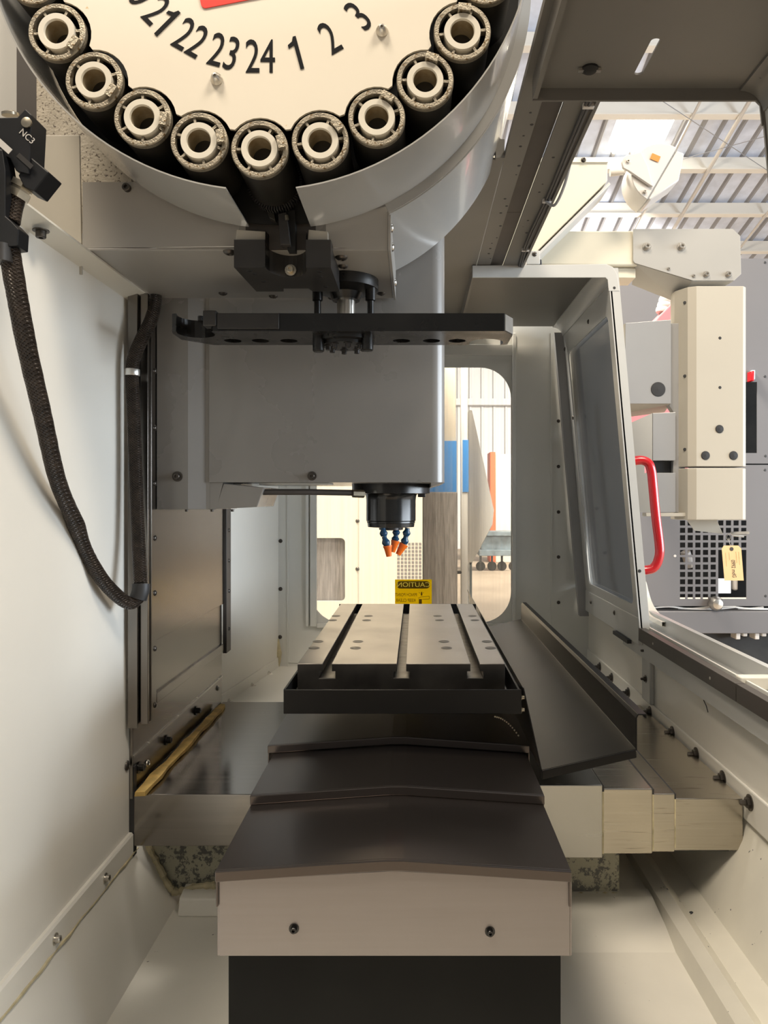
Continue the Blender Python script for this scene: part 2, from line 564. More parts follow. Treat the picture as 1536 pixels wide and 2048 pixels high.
def text_mesh(txt, name, m, parent, o, u, v, size, thick=0.0006, xs=1.0, align='CENTER', shear=0.0, bold=0.0):
    """lettering as a real thin solid lying in the plane (u, v) at o (o = centre of the text)"""
    cu = bpy.data.curves.new('lettering', 'FONT')
    cu.body = txt
    cu.size = size
    cu.offset = bold
    cu.extrude = thick / 2
    cu.align_x = align
    cu.align_y = 'CENTER'
    cu.shear = shear
    cu.resolution_u = 4
    ob = bpy.data.objects.new('lettering', cu)
    COL.objects.link(ob)
    dg = bpy.context.evaluated_depsgraph_get()
    me = bpy.data.meshes.new_from_object(ob.evaluated_get(dg))
    bpy.data.objects.remove(ob)
    bpy.data.curves.remove(cu)
    u, v = Vector(u).normalized(), Vector(v).normalized()
    n = u.cross(v)
    b = MB()
    b.add([Vector(o) + u * p.co.x * xs + v * p.co.y + n * p.co.z for p in me.vertices], [tuple(f.vertices) for f in me.polygons])
    bpy.data.meshes.remove(me)
    return b.build(name, m, parent, smooth=False)


def finalize():
    kids = {}
    for o in list(bpy.data.objects):
        if o.parent:
            kids.setdefault(o.parent, []).append(o)
    for o in list(bpy.data.objects):
        if o.type == 'EMPTY' and o not in WORLD and o in kids:
            lo = Vector((1e9, 1e9, 1e9))
            hi = -lo
            for c in kids[o]:
                if c not in WORLD:
                    continue
                bb = [Vector(q) for q in c.bound_box] if c.type == 'MESH' else [Vector((0, 0, 0))]
                R = c.rotation_euler.to_matrix()
                for q in bb:
                    p = WORLD[c] + R @ (q * c.scale.x)
                    lo = Vector(map(min, lo, p))
                    hi = Vector(map(max, hi, p))
            WORLD[o] = Vector(((lo.x + hi.x) / 2, (lo.y + hi.y) / 2, lo.z))
    for o, p in WORLD.items():
        o.location = p - WORLD[o.parent] if o.parent else p


# ================================================================== THE HALL
FZ = -H
floor = box('floor', 'concrete', None, -14, 18, -6, 26, FZ - 0.1, FZ)
tag(floor, 'brown polished concrete floor of the workshop hall', kind='structure')

# pitched metal roof: falls away from the eye
SL, Z0 = 0.22, 8.3


def roof_z(y):
    return Z0 - SL * y


ceiling = thing('ceiling', 'ribbed galvanised sheet roof with purlins above the machine', kind='structure')
ud = Vector((0, 1, -SL)).normalized()
nd = Vector((1, 0, 0)).cross(ud)
SKY = [(3.07, 3.95), (-4.2, -3.3), (9.6, 10.5)]
YP = [1.315 * Z0 + k * 0.1445 * Z0 for k in range(-9, 8)]
b = MB()
YS = (YP[0] - 0.6, YP[-1] + 0.6)
# sheet with openings for the skylights
k12 = (YP[9] + 0.10, YP[10] - 0.10)
for (a, c, y0, y1) in [(-13, 16, YS[0], k12[0]), (-13, 16, k12[1], YS[1]), (-13, SKY[1][0], *k12), (SKY[1][1], SKY[0][0], *k12), (SKY[0][1], SKY[2][0], *k12), (SKY[2][1], 16, *k12)]:
    b.add([(a, y0, roof_z(y0)), (c, y0, roof_z(y0)), (c, y1, roof_z(y1)), (a, y1, roof_z(y1)),
           (a, y0, roof_z(y0) + .02), (c, y0, roof_z(y0) + .02), (c, y1, roof_z(y1) + .02), (a, y1, roof_z(y1) + .02)],
          [(0, 1, 2, 3), (7, 6, 5, 4), (0, 4, 5, 1), (1, 5, 6, 2), (2, 6, 7, 3), (3, 7, 4, 0)])
b.build('roof_sheet', 'roof_sheet', ceiling, smooth=False)
rib_me = None
for i in range(56):
    x = -3.5 + 0.305 * i
    segs = [(YS[0], YS[1])]
    if any(s[0] - 0.06 < x < s[1] + 0.06 for s in SKY):
        segs = [(YS[0], k12[0]), (k12[1], YS[1])]
    b = MB()
    for (y0, y1) in segs:
        for q in (0,):
            vs = []
            for y in (y0, y1):
                for dx, dz in ((-0.042, 0.0), (-0.018, -0.04), (0.018, -0.04), (0.042, 0.0)):
                    vs.append((x + dx, y, roof_z(y) + dz))
            b.add(vs, [(0, 1, 5, 4), (1, 2, 6, 5), (2, 3, 7, 6), (0, 4, 7, 3), (0, 3, 2, 1), (4, 5, 6, 7)])
    b.build('roof_rib', 'roof_rib', ceiling, smooth=False)
for y in YP:
    z = roof_z(y) - 0.04
    b = MB().box(-13, 16, y - 0.04, y + 0.04, z - 0.21, z)
    b.box(-13, 16, y - 0.12, y + 0.04, z - 0.23, z - 0.21)
    b.build('purlin', 'purlin_paint', ceiling, smooth=False)
for (a, c) in SKY:
    b = MB()
    y0, y1 = k12
    b.add([(a, y0, roof_z(y0)), (c, y0, roof_z(y0)), (c, y1, roof_z(y1)), (a, y1, roof_z(y1)),
           (a, y0, roof_z(y0) + .02), (c, y0, roof_z(y0) + .02), (c, y1, roof_z(y1) + .02), (a, y1, roof_z(y1) + .02)],
          [(0, 1, 2, 3), (7, 6, 5, 4), (0, 4, 5, 1), (1, 5, 6, 2), (2, 6, 7, 3), (3, 7, 4, 0)])
    b.build('skylight', 'skylight', ceiling, smooth=False)
# white conduits and thin bracing wires under the roof
for (x, r) in ((4.05, 0.022), (4.75, 0.032), (6.25, 0.022)):
    MB().tube([(x, 9.3, roof_z(9.3) - 0.30), (x, 17, roof_z(17) - 0.30)], r, 8).build('conduit', 'lamp_white', ceiling)
for (p, q) in (((3.2, 10.3), (7.5, 13.2)), ((3.6, 12.0), (7.0, 10.4))):
    MB().tube([(p[0], p[1], roof_z(p[1]) - 0.33), (q[0], q[1], roof_z(q[1]) - 0.33)], 0.006, 6).build('bracing_wire', 'roof_rib', ceiling)

# far hall wall, ribbed white sheet
b = MB()
pts = []
x = -9.0
while x < 14:
    pts += [(x, 0.0), (x + 0.22, 0.0), (x + 0.25, -0.05), (x + 0.30, -0.05), (x + 0.33, 0.0)]
    x += 0.33
loop = pts + [(14.2, 0.15), (-9.0, 0.15)]
MB().prism([[(p[0], p[1]) for p in loop]], (0, 20.5, FZ), (1, 0, 0), (0, 1, 0), 5.6).build('wall_far', 'hall_wall', None, smooth=False)
tag(bpy.data.objects['wall_far'], 'ribbed white sheet wall at the far end of the hall', kind='structure')
wb = box('wall_beam', 'hall_wall', bpy.data.objects['wall_far'], -9, 14, 20.2, 20.42, FZ + 3.95, FZ + 4.12)

# ---- things beyond the side window
def far_box(t, name, m, px0, px1, py0, py1, Y, depth, bevel=0.01):
    return box(name, m, t, X(px0, Y), X(px1, Y), Y, Y + depth, Z(py1, Y), Z(py0, Y), bevel)


Yc = 5.0
t = thing('machine_cabinet', 'cream machine cabinet with small dark window behind the side window', 'cabinet')
b = MB()
wx0, wx1, wz0, wz1 = X(610, Yc), X(690, Yc), Z(1202, Yc), Z(1076, Yc)
b.prism([[(X(480, Yc), FZ), (X(845, Yc), FZ), (X(845, Yc), 1.5), (X(480, Yc), 1.5)], rrect(wx0, wx1, wz0, wz1, 0.03)], (0, Yc + 0.02, 0), (1, 0, 0), (0, 0, 1), 0.02)
b.build('door_panel', 'cabinet_cream', t)
box('body', 'cabinet_cream', t, X(480, Yc), X(845, Yc), Yc + 0.25, Yc + 1.1, FZ, 1.5, 0.01)
b = MB().prism([rrect(wx0 - .005, wx1 + .005, wz0 - .005, wz1 + .005, 0.03)], (0, Yc + 0.05, 0), (1, 0, 0), (0, 0, 1), 0.01)
b.build('window', 'grille_grey', t)
for pz in (1042, 1138):
    screw(t, (X(715, Yc), Yc, Z(pz, Yc)), (0, -1, 0), 'button', 1.5)
box('panel_seam', 'beige_paint', t, X(716, Yc), X(718, Yc), Yc - 0.003, Yc, FZ + 0.1, 1.4)
# vent grid of the cabinet
gp = []
for i in range(7):
    for j in range(11):
        cx, cz = X(797 + i * 7.2, Yc), Z(1088 + j * 7.4, Yc)
        gp.append((cx, cz))
for (cx, cz) in gp:
    o = MB().box(cx - .0085, cx + .0085, Yc - 0.002, Yc + 0.004, cz - .0085, cz + .0085).build('vent_hole', 'grille_grey', t, smooth=False)

t = thing('grey_grille_cabinet', 'tall grey streaked panel under the blue board seen through the window', 'cabinet')
Yg = 5.6
far_box(t, 'panel', 'grille_grey', 846, 915, 984, 1330, Yg, 0.5)
far_box(t, 'foot', 'neighbour_dark', 846, 915, 1330, 1356.78, Yg, 0.5)

t = thing('blue_striped_cabinet', 'white cabinet with broad blue band beside the spindle head, seen through window', 'cabinet')
Yb = 6.2
far_box(t, 'body', 'cabinet_cream', 830, 912, 640, 1400, Yb, 0.8)
box('blue_band', 'panel_blue', t, X(845, Yb), X(912, Yb) + 0.004, Yb - 0.012, Yb + 0.7, Z(984, Yb), Z(882, Yb))
far_box(t, 'post', 'cabinet_white', 922, 936, 640, 1400, Yb, 0.1)
box('blue_post_band', 'panel_blue', t, X(925, Yb), X(937, Yb), Yb - 0.012, Yb + 0.08, Z(984, Yb), Z(880, Yb))
far_box(t, 'cross_bar', 'neighbour_dark', 900, 925, 1142, 1148, Yb, 0.05)

t = thing('hopper', 'grey pointed sheet hopper beside the blue striped cabinet', 'hopper')
Yh = 6.8
b = MB()
b.prism([[(X(938, Yh), Z(820, Yh)), (X(944, Yh), Z(820, Yh)), (X(988, Yh), Z(1020, Yh)), (X(985, Yh), Z(1050, Yh)), (X(942, Yh), Z(1130, Yh)), (X(938, Yh), Z(1130, Yh))]], (0, Yh + .5, 0), (1, 0, 0), (0, 0, 1), 0.5)
b.build('hopper_body', 'cabinet_white', t, 0.004)
for s in (0, 0.42):
    box('leg', 'cart_grey', t, X(939, Yh), X(944, Yh), Yh + s, Yh + s + 0.05, FZ, Z(1125, Yh))

t = thing('orange_cabinet', 'tall cabinet with orange edge at the far wall', 'cabinet')
Yo = 16.0
far_box(t, 'orange_edge', 'cabinet_orange', 980, 991, 904, 1124.87, Yo, 0.6)
far_box(t, 'body', 'cabinet_cream', 991, 1040, 908, 1124.87, Yo, 0.6)

t = thing('service_cart', 'low dark wheeled cart on the brown floor by the far wall', 'cart')
Yw = 14.0
far_box(t, 'tray', 'cart_grey', 955, 1035, 1063, 1072, Yw, 0.5)
far_box(t, 'shelf', 'cart_grey', 958, 1035, 1100, 1112, Yw, 0.5)
far_box(t, 'side_panel', 'cart_grey', 962, 1030, 1072, 1100, Yw + 0.1, 0.3)
wheel_r = 0.09
for wx in (962, 985, 1005, 1028):
    b = MB().lathe([(0.02, -0.02), (wheel_r, -0.02), (wheel_r, 0.02), (0.02, 0.02)], (X(wx, Yw), Yw + 0.1, FZ + wheel_r), (0, 1, 0.3), 16)
    b.build('wheel', 'neighbour_dark', t)
    box('fork', 'neighbour_dark', t, X(wx, Yw) - .02, X(wx, Yw) + .02, Yw + .08, Yw + .12, FZ + wheel_r, Z(1108, Yw))

# ---- grey neighbouring machine on the operator side
Yn = 4.5
t = thing('grey_machine', 'large grey machine enclosure with square vent grid behind the control pendant', 'machine')


def NX(px):
    return X(px, Yn)


def NZ(py):
    return Z(py, Yn)




def cell_panel(name, m, xs, zs, is_hole, y0, y1):
    """sheet with a grid of openings: xs, zs are sorted edges, is_hole(i, j) leaves a cell open"""
    b = MB()
    for i in range(len(xs) - 1):
        j = 0
        while j < len(zs) - 1:
            if is_hole(i, j):
                j += 1
                continue
            k = j
            while k < len(zs) - 1 and not is_hole(i, k):
                k += 1
            b.box(xs[i], xs[i + 1], y0, y1, zs[j], zs[k])
            j = k
    return b.build(name, m, t, smooth=False)


vx = [1130, 1358.0]
for c in range(9):
    vx += [1360 + c * 15.3 + 0.01, 1360 + c * 15.3 + 10.5]
vx += [1760]
xs = [NX(p) for p in vx]
vz = [1212]
for r in range(10, -1, -1):
    vz += [1041 + r * 14.7 + 10, 1041 + r * 14.7]
vz += [930]
zs = [NZ(p) for p in vz]


def vent_hole(i, j):
    if i < 2 or i % 2 or i > 18 or j % 2 == 0 or j > 21:
        return (i >= 12 and i <= 18 and 1 <= j <= 13)
    c, r = (i - 2) // 2, 10 - (j - 1) // 2
    return c < 5 or r < 4 or (r >= 4 and c >= 5)


cell_panel('lower_panel', 'neighbour_grey', xs, zs, vent_hole, Yn, Yn + 0.004)
cell_panel('upper_panel', 'neighbour_grey', [NX(1130), NX(1470), NX(1514), NX(1760)], [NZ(927), NZ(906), NZ(764), NZ(517)], lambda i, j: i == 1 and j == 1, Yn, Yn + 0.004)
box('inner_box', 'neighbour_dark', t, NX(1132), NX(1758), Yn + 0.35, Yn + 1.6, NZ(1210), NZ(519))
box('base_beam', 'neighbour_grey', t, NX(1300), NX(1760), Yn - 0.02, Yn + 0.1, NZ(1266), NZ(1222), 0.004)
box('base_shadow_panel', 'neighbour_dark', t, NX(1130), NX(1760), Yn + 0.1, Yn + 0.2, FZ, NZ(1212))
MB().lathe([(0.001, -0.05), (0.03, -0.045), (0.044, -0.02), (0.044, 0.0), (0.02, 0.02)], (NX(1429), Yn - 0.01, NZ(1206)), (0, 1, 0), 16).build('knob', 'bright_steel', t)
box('data_plate', 'paper_white', t, NX(1438), NX(1466), Yn + 0.03, Yn + 0.034, NZ(1188), NZ(1158))
box('fuse_holder', 'lamp_white', t, NX(1474), NX(1484), Yn + 0.05, Yn + 0.09, NZ(1183), NZ(1150), 0.01)
MB().tube([(NX(1378), Yn + 0.06, NZ(1105)), (NX(1390), Yn + 0.08, NZ(1135))], 0.03, 12).build('filter_bottle', 'lamp_white', t)
for (px, py) in ((1530, 525), (1530, 753), (1531, 912), (1530, 940), (1531, 1192), (1350, 1112)):
    screw(t, (NX(px), Yn, NZ(py)), (0, -1, 0), 'dot', 2.0, 'plug_dark' if px > 1400 else 'lamp_white')
box('red_switch', 'handle_red', t, NX(1494), NX(1500), Yn - 0.06, Yn, NZ(765), NZ(745), 0.004)
box('switch_plate', 'paper_white', t, NX(1500), NX(1506), Yn - 0.03, Yn, NZ(760), NZ(742), 0.003)
for k in range(4):
    pts = [(NX(1300 + 60 * k), Yn + .03, NZ(1218)), (NX(1340 + 60 * k), Yn + .02, NZ(1214 + k % 2 * 5)), (NX(1380 + 60 * k), Yn + .03, NZ(1219)), (NX(1420 + 55 * k), Yn + .02, NZ(1215))]
    MB().tube(smooth_path(pts, 5), 0.006, 6).build('cable', 'white_cable', t)
for k, px in enumerate((1472, 1486, 1510, 1524)):
    box('hose_fitting', 'lamp_white', t, NX(px), NX(px + 9), Yn - .0, Yn + 0.08, NZ(1279 - k % 2 * 6), NZ(1264), 0.004)
for px in (1180, 1440, 1700):
    box('foot', 'neighbour_dark', t, NX(px), NX(px + 60), Yn + 0.2, Yn + 0.5, FZ, FZ + 0.2)

# ================================================================== MACHINE ENCLOSURE
XL, XR = -0.537, 0.622
YB = 2.67
# left wall -------------------------------------------------------
wl = thing('wall_left', 'white enclosure wall behind the hanging hose', kind='structure')
b = MB().prism([[(0.45, -0.64), (1.385, -0.64), (1.385, -0.50), (1.42, -0.50), (1.42, 0.372), (0.45, 0.372)]], (XL, 0, 0), (0, 1, 0), (0, 0, 1), 0.004)
b.v = [Vector((p.x - 0.004, p.y, p.z)) for p in b.v]
b.build('wall_sheet', 'wall_paint', wl, smooth=False)
b = MB().prism([[(0, 0), (0.034, 0.010), (0.034, 0.013), (0, 0.004)]], (XL, 0.45, 0.372), (1, 0, 0), (0, 0, 1), -0.99)
b.build('top_flange', 'lip_paint', wl, smooth=False)
b = MB().prism([[(0, 0), (0.005, 0), (0.008, -0.004), (0.008, -0.042), (0, -0.042)]], (XL, 0.45, -0.622), (1, 0, 0), (0, 0, 1), -0.935)
b.build('bottom_band', 'wall_paint', wl, smooth=False)
for px, py in ((110, 1878), (210, 1756)):
    y = (XL + 0.008) * F / (px - VX)
    screw(wl, (XL + 0.008, y, Z(py, y)), (1, 0, 0), 'cap', 0.85, 'bright_steel')
for px, py in ((70, 466),):
    screw(wl, (XL + 0.02, 1.02, 0.372), (0, 0, -1), 'cap', 1.1, 'screw_dark')
for py in (870, 1080, 1305, 1418):
    screw(wl, (XL + 0.001, 1.408, Z(py, 1.408)), (1, 0, 0), 'button', 0.9)
screw(wl, (XL + 0.001, 1.372, Z(1531, 1.372)), (1, 0, 0), 'button', 1.0)
screw(wl, (XL + 0.001, 1.40, Z(1516, 1.40)), (1, 0, 0), 'button', 1.0)
# paint chip on the wall edge
b = MB().prism([[(1.395, -0.225), (1.402, -0.23), (1.405, -0.27), (1.398, -0.262)]], (XL + 0.0004, 0, 0), (0, 1, 0), (0, 0, 1), 0.0004)
b.build('paint_chip', 'plug_dark', wl, smooth=False)

# sloped gutter panel under the left wall and the sump floor
fp = thing('floor_pan', 'white painted sump floor sloping under the way covers', kind='structure')
b = MB().prism([[(XL, -0.66), (-0.47, -0.795), (-0.47, -0.80), (XL - 0.004, -0.665)]], (0, 1.50, 0), (1, 0, 0), (0, 0, 1), 1.1)
b.build('sloped_panel', 'wall_paint', fp, smooth=False)
b = MB().prism([[(-0.472, -0.795), (0.46, -0.795), (0.46, -0.80), (-0.472, -0.80)]], (0, 1.50, 0), (1, 0, 0), (0, 0, 1), 1.1)
b.build('floor_sheet', 'sump_paint', fp, smooth=False)
# folded step in front of the casting
b = MB().prism([[(1.30, -0.795), (1.44, -0.772), (1.47, -0.772), (1.47, -0.795)]], (0.19, 0, 0), (0, 1, 0), (0, 0, 1), 0.27)
b.build('floor_step', 'sump_paint', fp, smooth=False)
b = MB().prism([[(1.41, -0.795), (1.42, -0.765), (1.47, -0.755), (1.47, -0.795)]], (-0.455, 0, 0), (0, 1, 0), (0, 0, 1), 0.25)
b.build('floor_step', 'sump_paint', fp, 0.003, smooth=False)
# gutter ridge and slope on the operator side
prof = [(0.455, -0.80), (0.466, -0.765), (0.488, -0.755), (0.510, -0.772), (0.552, -0.764), (0.628, -0.60), (0.634, -0.60), (0.560, -0.80)]
b = MB().prism([prof], (0, YB, 0), (1, 0, 0), (0, 0, 1), YB - 0.4)
b.build('gutter_ridge', 'gutter_paint', fp, smooth=False)
b = MB().box(0.30, 0.60, 1.46, YB, -0.80, -0.78)
b.build('rear_floor_sheet', 'sump_paint', fp, smooth=False)
b = MB().prism([[(-0.60, -0.60), (0.62, -0.60), (0.62, -0.62), (-0.60, -0.62)]], (0, YB, 0), (1, 0, 0), (0, 0, 1), 0.62)
b.build('rear_ledge', 'wall_paint', fp, smooth=False)

# far left wall ---------------------------------------------------
wfl = thing('wall_corner', 'bluish white enclosure wall behind the column cover', kind='structure')
p0, p1 = Vector((-0.60, 1.93, 0)), Vector((-0.50, YB, 0))
dirv = (p1 - p0).normalized()
L = (p1 - p0).length
b = MB().prism([[(0, -0.61), (L, -0.61), (L, 0.62), (0, 0.62)]], p0, dirv, (0, 0, 1), 0.004)
b.build('wall_sheet', 'wall_paint', wfl, smooth=False)
b = MB().prism([[(0, -0.62), (L, -0.62), (L, -0.565), (0, -0.565)]], p0 + Vector((0.002, 0, 0)), dirv, (0, 0, 1), 0.006)
b.build('bottom_band', 'wall_paint', wfl, 0.002, smooth=False)
for f in (0.12, 0.36, 0.62, 0.84):
    q = p0 + dirv * L * f
    screw(wfl, (q.x + 0.008, q.y, -0.60), (1, -0.1, 0), 'stud', 0.8, 'bright_steel')

# back wall with window --------------------------------------------
wb_ = thing('wall_back', 'pale enclosure wall around the side window', kind='structure')
WX0, WX1, WZ0, WZ1 = X(622, YB), X(1022, YB), Z(1245, YB), Z(735, YB)
hole = rrect(WX0, WX1, WZ0, WZ1, 0.11, 10)
b = MB().prism([[(-0.52, -0.61), (0.64, -0.61), (0.64, 0.63), (-0.52, 0.63)], hole], (0, YB + 0.004, 0), (1, 0, 0), (0, 0, 1), 0.004)
b.build('wall_sheet', 'back_paint', wb_, smooth=False)
# vertical cover strips and the flat frame round the glass
for (a, c) in ((612, 618), (621, 634), (1024, 1031)):
    box('cover_strip', 'back_paint', wb_, X(a, YB), X(c, YB), YB - 0.014, YB, Z(1252, YB), 0.60, 0.002)
box('cover_strip', 'back_paint', wb_, X(634, YB), X(1024, YB), YB - 0.012, YB, Z(1255, YB), Z(1246, YB), 0.002)
box('top_rail', 'back_paint', wb_, X(640, YB), X(1024, YB), YB - 0.014, YB, Z(712, YB), Z(690, YB), 0.002)
box('seam_strip', 'back_paint', wb_, X(574, YB), X(577, YB), YB - 0.003, YB, -0.6, 0.6)
box('seam_strip', 'back_paint', wb_, X(1101, YB), X(1104, YB), YB - 0.004, YB, -0.6, 0.6)
box('seam_strip', 'back_paint', wb_, X(577, YB), X(660, YB), YB - 0.004, YB, Z(1325, YB), Z(1322, YB))
for (px, py) in ((561, 1082), (561, 1178), (560, 1274)):
    screw(wb_, (X(px, YB), YB, Z(py, YB)), (0, -1, 0), 'button', 0.8)
for py in (751, 842, 933, 1024, 1114, 1205):
    screw(wb_, (X(1117, YB), YB, Z(py, YB)), (0, -1, 0), 'button', 0.7)
w1 = thing('window_1', 'scratched clear side window with rounded corners', kind='structure')
b = MB().prism([rrect(WX0 - .015, WX1 + .015, WZ0 - .015, WZ1 + .015, 0.12, 10)], (0, YB + 0.012, 0), (1, 0, 0), (0, 0, 1), 0.005)
b.build('pane', 'hazed_glass', w1, smooth=False)

# caution label, on the outer face of the pane, so its print reads backwards from inside
t = thing('caution_label', 'yellow caution sticker with mirrored lettering low on the side window', 'sticker')
YL = YB - 0.002
lx0, lx1, lz0, lz1 = X(790, YL), X(863.5, YL), Z(1212, YL), Z(1159, YL)
lab = box('sheet', 'label_yellow', t, lx0, lx1, YL, YL + 0.0012, lz0, lz1)
lw, lh = lx1 - lx0, lz1 - lz0
b = MB().prism([rrect(lx0 + lw * .045, lx1 - lw * .05, lz1 - lh * .34, lz1 - lh * .06, lh * .135)], (0, YL, 0), (1, 0, 0), (0, 0, 1), 0.0008)
b.build('title_bar', 'label_ink', lab, smooth=False)
yt = YL - 0.0016
text_mesh('CAUTION', 'lettering', 'label_letter', lab, ((lx0 + lx1) / 2, yt, lz1 - lh * .20), (-1, 0, 0), (0, 0, 1), lh * .25, 0.0005, 1.12)
text_mesh('PINCH POINT', 'lettering', 'label_ink', lab, (lx0 + lw * .30, yt + .0008, lz1 - lh * .58), (-1, 0, 0), (0, 0, 1), lh * .17, 0.0005, 0.78)
text_mesh('KEEP CLEAR', 'lettering', 'label_ink', lab, (lx0 + lw * .29, yt + .0008, lz1 - lh * .79), (-1, 0, 0), (0, 0, 1), lh * .17, 0.0005, 0.82)
box('pictogram', 'label_ink', lab, lx0 + lw * .65, lx0 + lw * .73, YL - .0006, YL, lz1 - lh * .92, lz1 - lh * .74)
b = MB().prism([[(lx0 + lw * .71, lz1 - lh * .47), (lx0 + lw * .74, lz1 - lh * .47), (lx0 + lw * .745, lz1 - lh * .58), (lx0 + lw * .725, lz1 - lh * .62), (lx0 + lw * .70, lz1 - lh * .58)]], (0, YL, 0), (1, 0, 0), (0, 0, 1), 0.0006)
b.build('pictogram', 'label_ink', lab, smooth=False)
for (u0, v0, u1, v1) in ((.63, .71, .70, .66), (.70, .66, .93, .63), (.93, .63, .93, .74), (.93, .74, .74, .75), (.65, .49, .68, .52), (.78, .49, .76, .52)):
    a, c = Vector((lx0 + lw * u0, YL - .0003, lz1 - lh * v0)), Vector((lx0 + lw * u1, YL - .0003, lz1 - lh * v1))
    MB().tube([a, c], 0.0007, 4).build('pictogram', 'label_ink', lab, smooth=False)

# operator side wall -----------------------------------------------
wr = thing('wall_right', 'white lower enclosure wall below the door rail', kind='structure')
b = MB().prism([[(0.40, -0.60), (YB, -0.60), (YB, -0.30), (2.05, -0.30), (2.05, -0.34), (0.40, -0.34)]], (XR, 0, 0), (0, 1, 0), (0, 0, 1), 0.004)
b.build('wall_sheet', 'wall_paint', wr, smooth=False)
b = MB().prism([[(0.40, -0.60), (YB, -0.60), (YB, -0.535), (0.40, -0.535)]], (XR - 0.006, 0, 0), (0, 1, 0), (0, 0, 1), 0.006)
b.build('bottom_band', 'wall_paint', wr, 0.003, smooth=False)
for (px, py) in ((1200, 1345), (1224, 1361), (1257, 1388), (1300, 1400), (1345, 1462), (1393, 1501), (1446, 1548), (1500, 1597)):
    y = (XR - 0.006) * F / (px - VX)
    screw(wr, (XR - 0.006, y, -0.558), (-1, 0, 0), 'stud', 1.15, 'screw_dark')
b = MB().box(XR - 0.012, XR, 1.93, 2.0, -0.535, -0.37)
b.build('bracket', 'door_paint', wr, 0.003)
screw(wr, (XR - 0.012, 1.965, -0.40), (-1, 0, 0), 'stud', 0.8, 'screw_dark')
screw(wr, (XR - 0.012, 1.965, -0.475), (-1, 0, 0), 'stud', 0.8, 'screw_dark')
pts = [Vector((XR - 0.0005, 1.60, -0.432)), Vector((XR - 0.0005, 1.585, -0.440)), Vector((XR - 0.0005, 1.575, -0.452))]
MB().tube(pts, 0.0012, 5).build('scratch', 'plug_dark', wr)
# upper right corner of the enclosure beyond the door
b = MB().prism([[(2.60, -0.30), (YB, -0.30), (YB, 0.62), (2.60, 0.62)]], (0.60, 0, 0), (0, 1, 0), (0, 0, 1), 0.005)
b.build('corner_post', 'back_paint', wr, smooth=False)

# door sill: channel, dark guide rail in two lengths, outer lip
sl = thing('trim_1', 'white door sill channel with dark guide rail on the operator side', kind='structure')
b = MB().prism([[(0.604, -0.378), (0.608, -0.378), (0.608, -0.36), (0.676, -0.36), (0.676, -0.322), (0.690, -0.322), (0.690, -0.42), (0.604, -0.42)]], (0, 2.16, 0), (1, 0, 0), (0, 0, 1), 1.76)
b.build('channel', 'door_paint', sl, smooth=False)
for (y0, y1) in ((0.45, 1.372), (1.375, 1.975)):
    b = MB().prism([[(0.594, -0.375), (0.600, -0.375), (0.600, -0.345), (0.612, -0.345), (0.612, -0.341), (0.594, -0.341)]], (0, y1, 0), (1, 0, 0), (0, 0, 1), y1 - y0)
    r = b.build('guide_rail', 'rail_brown', sl, 0.0006, smooth=False)
    for f in (0.2, 0.8):
        screw(sl, (0.594, y0 + (y1 - y0) * f, -0.36), (-1, 0, 0), 'dot', 0.8, 'bright_steel')
box('divider', 'lip_paint', sl, 0.612, 0.676, 1.395, 1.42, -0.36, -0.334, 0.003)
pts = smooth_path([(0.683, 2.0, -0.336), (0.683, 2.12, -0.334), (0.681, 2.19, -0.31), (0.676, 2.225, -0.26), (0.665, 2.245, -0.17), (0.62, 2.25, 0.3)], 6)
b = MB()
for i in range(len(pts) - 1):
    pass
vs, fs = [], []
for i, p in enumerate(pts):
    tg = (pts[min(i + 1, len(pts) - 1)] - pts[max(i - 1, 0)]).normalized()
    nn = Vector((1, 0, 0)).cross(tg).normalized()
    for a, c in ((-1, -1), (1, -1), (1, 1), (-1, 1)):
        vs.append(p + Vector((0.018 * a, 0, 0)) + nn * 0.006 * c)
for i in range(len(pts) - 1):
    for k in range(4):
        fs.append((i * 4 + k, i * 4 + (k + 1) % 4, (i + 1) * 4 + (k + 1) % 4, (i + 1) * 4 + k))
b.add(vs, fs).build('outer_lip', 'lip_paint', sl)

# doors -------------------------------------------------------------
ZB_, ZT_ = -0.386, 0.606
XB_, XT_ = 0.603, 0.514


def dx(z):
    return XB_ + (XT_ - XB_) * (z - ZB_) / (ZT_ - ZB_)


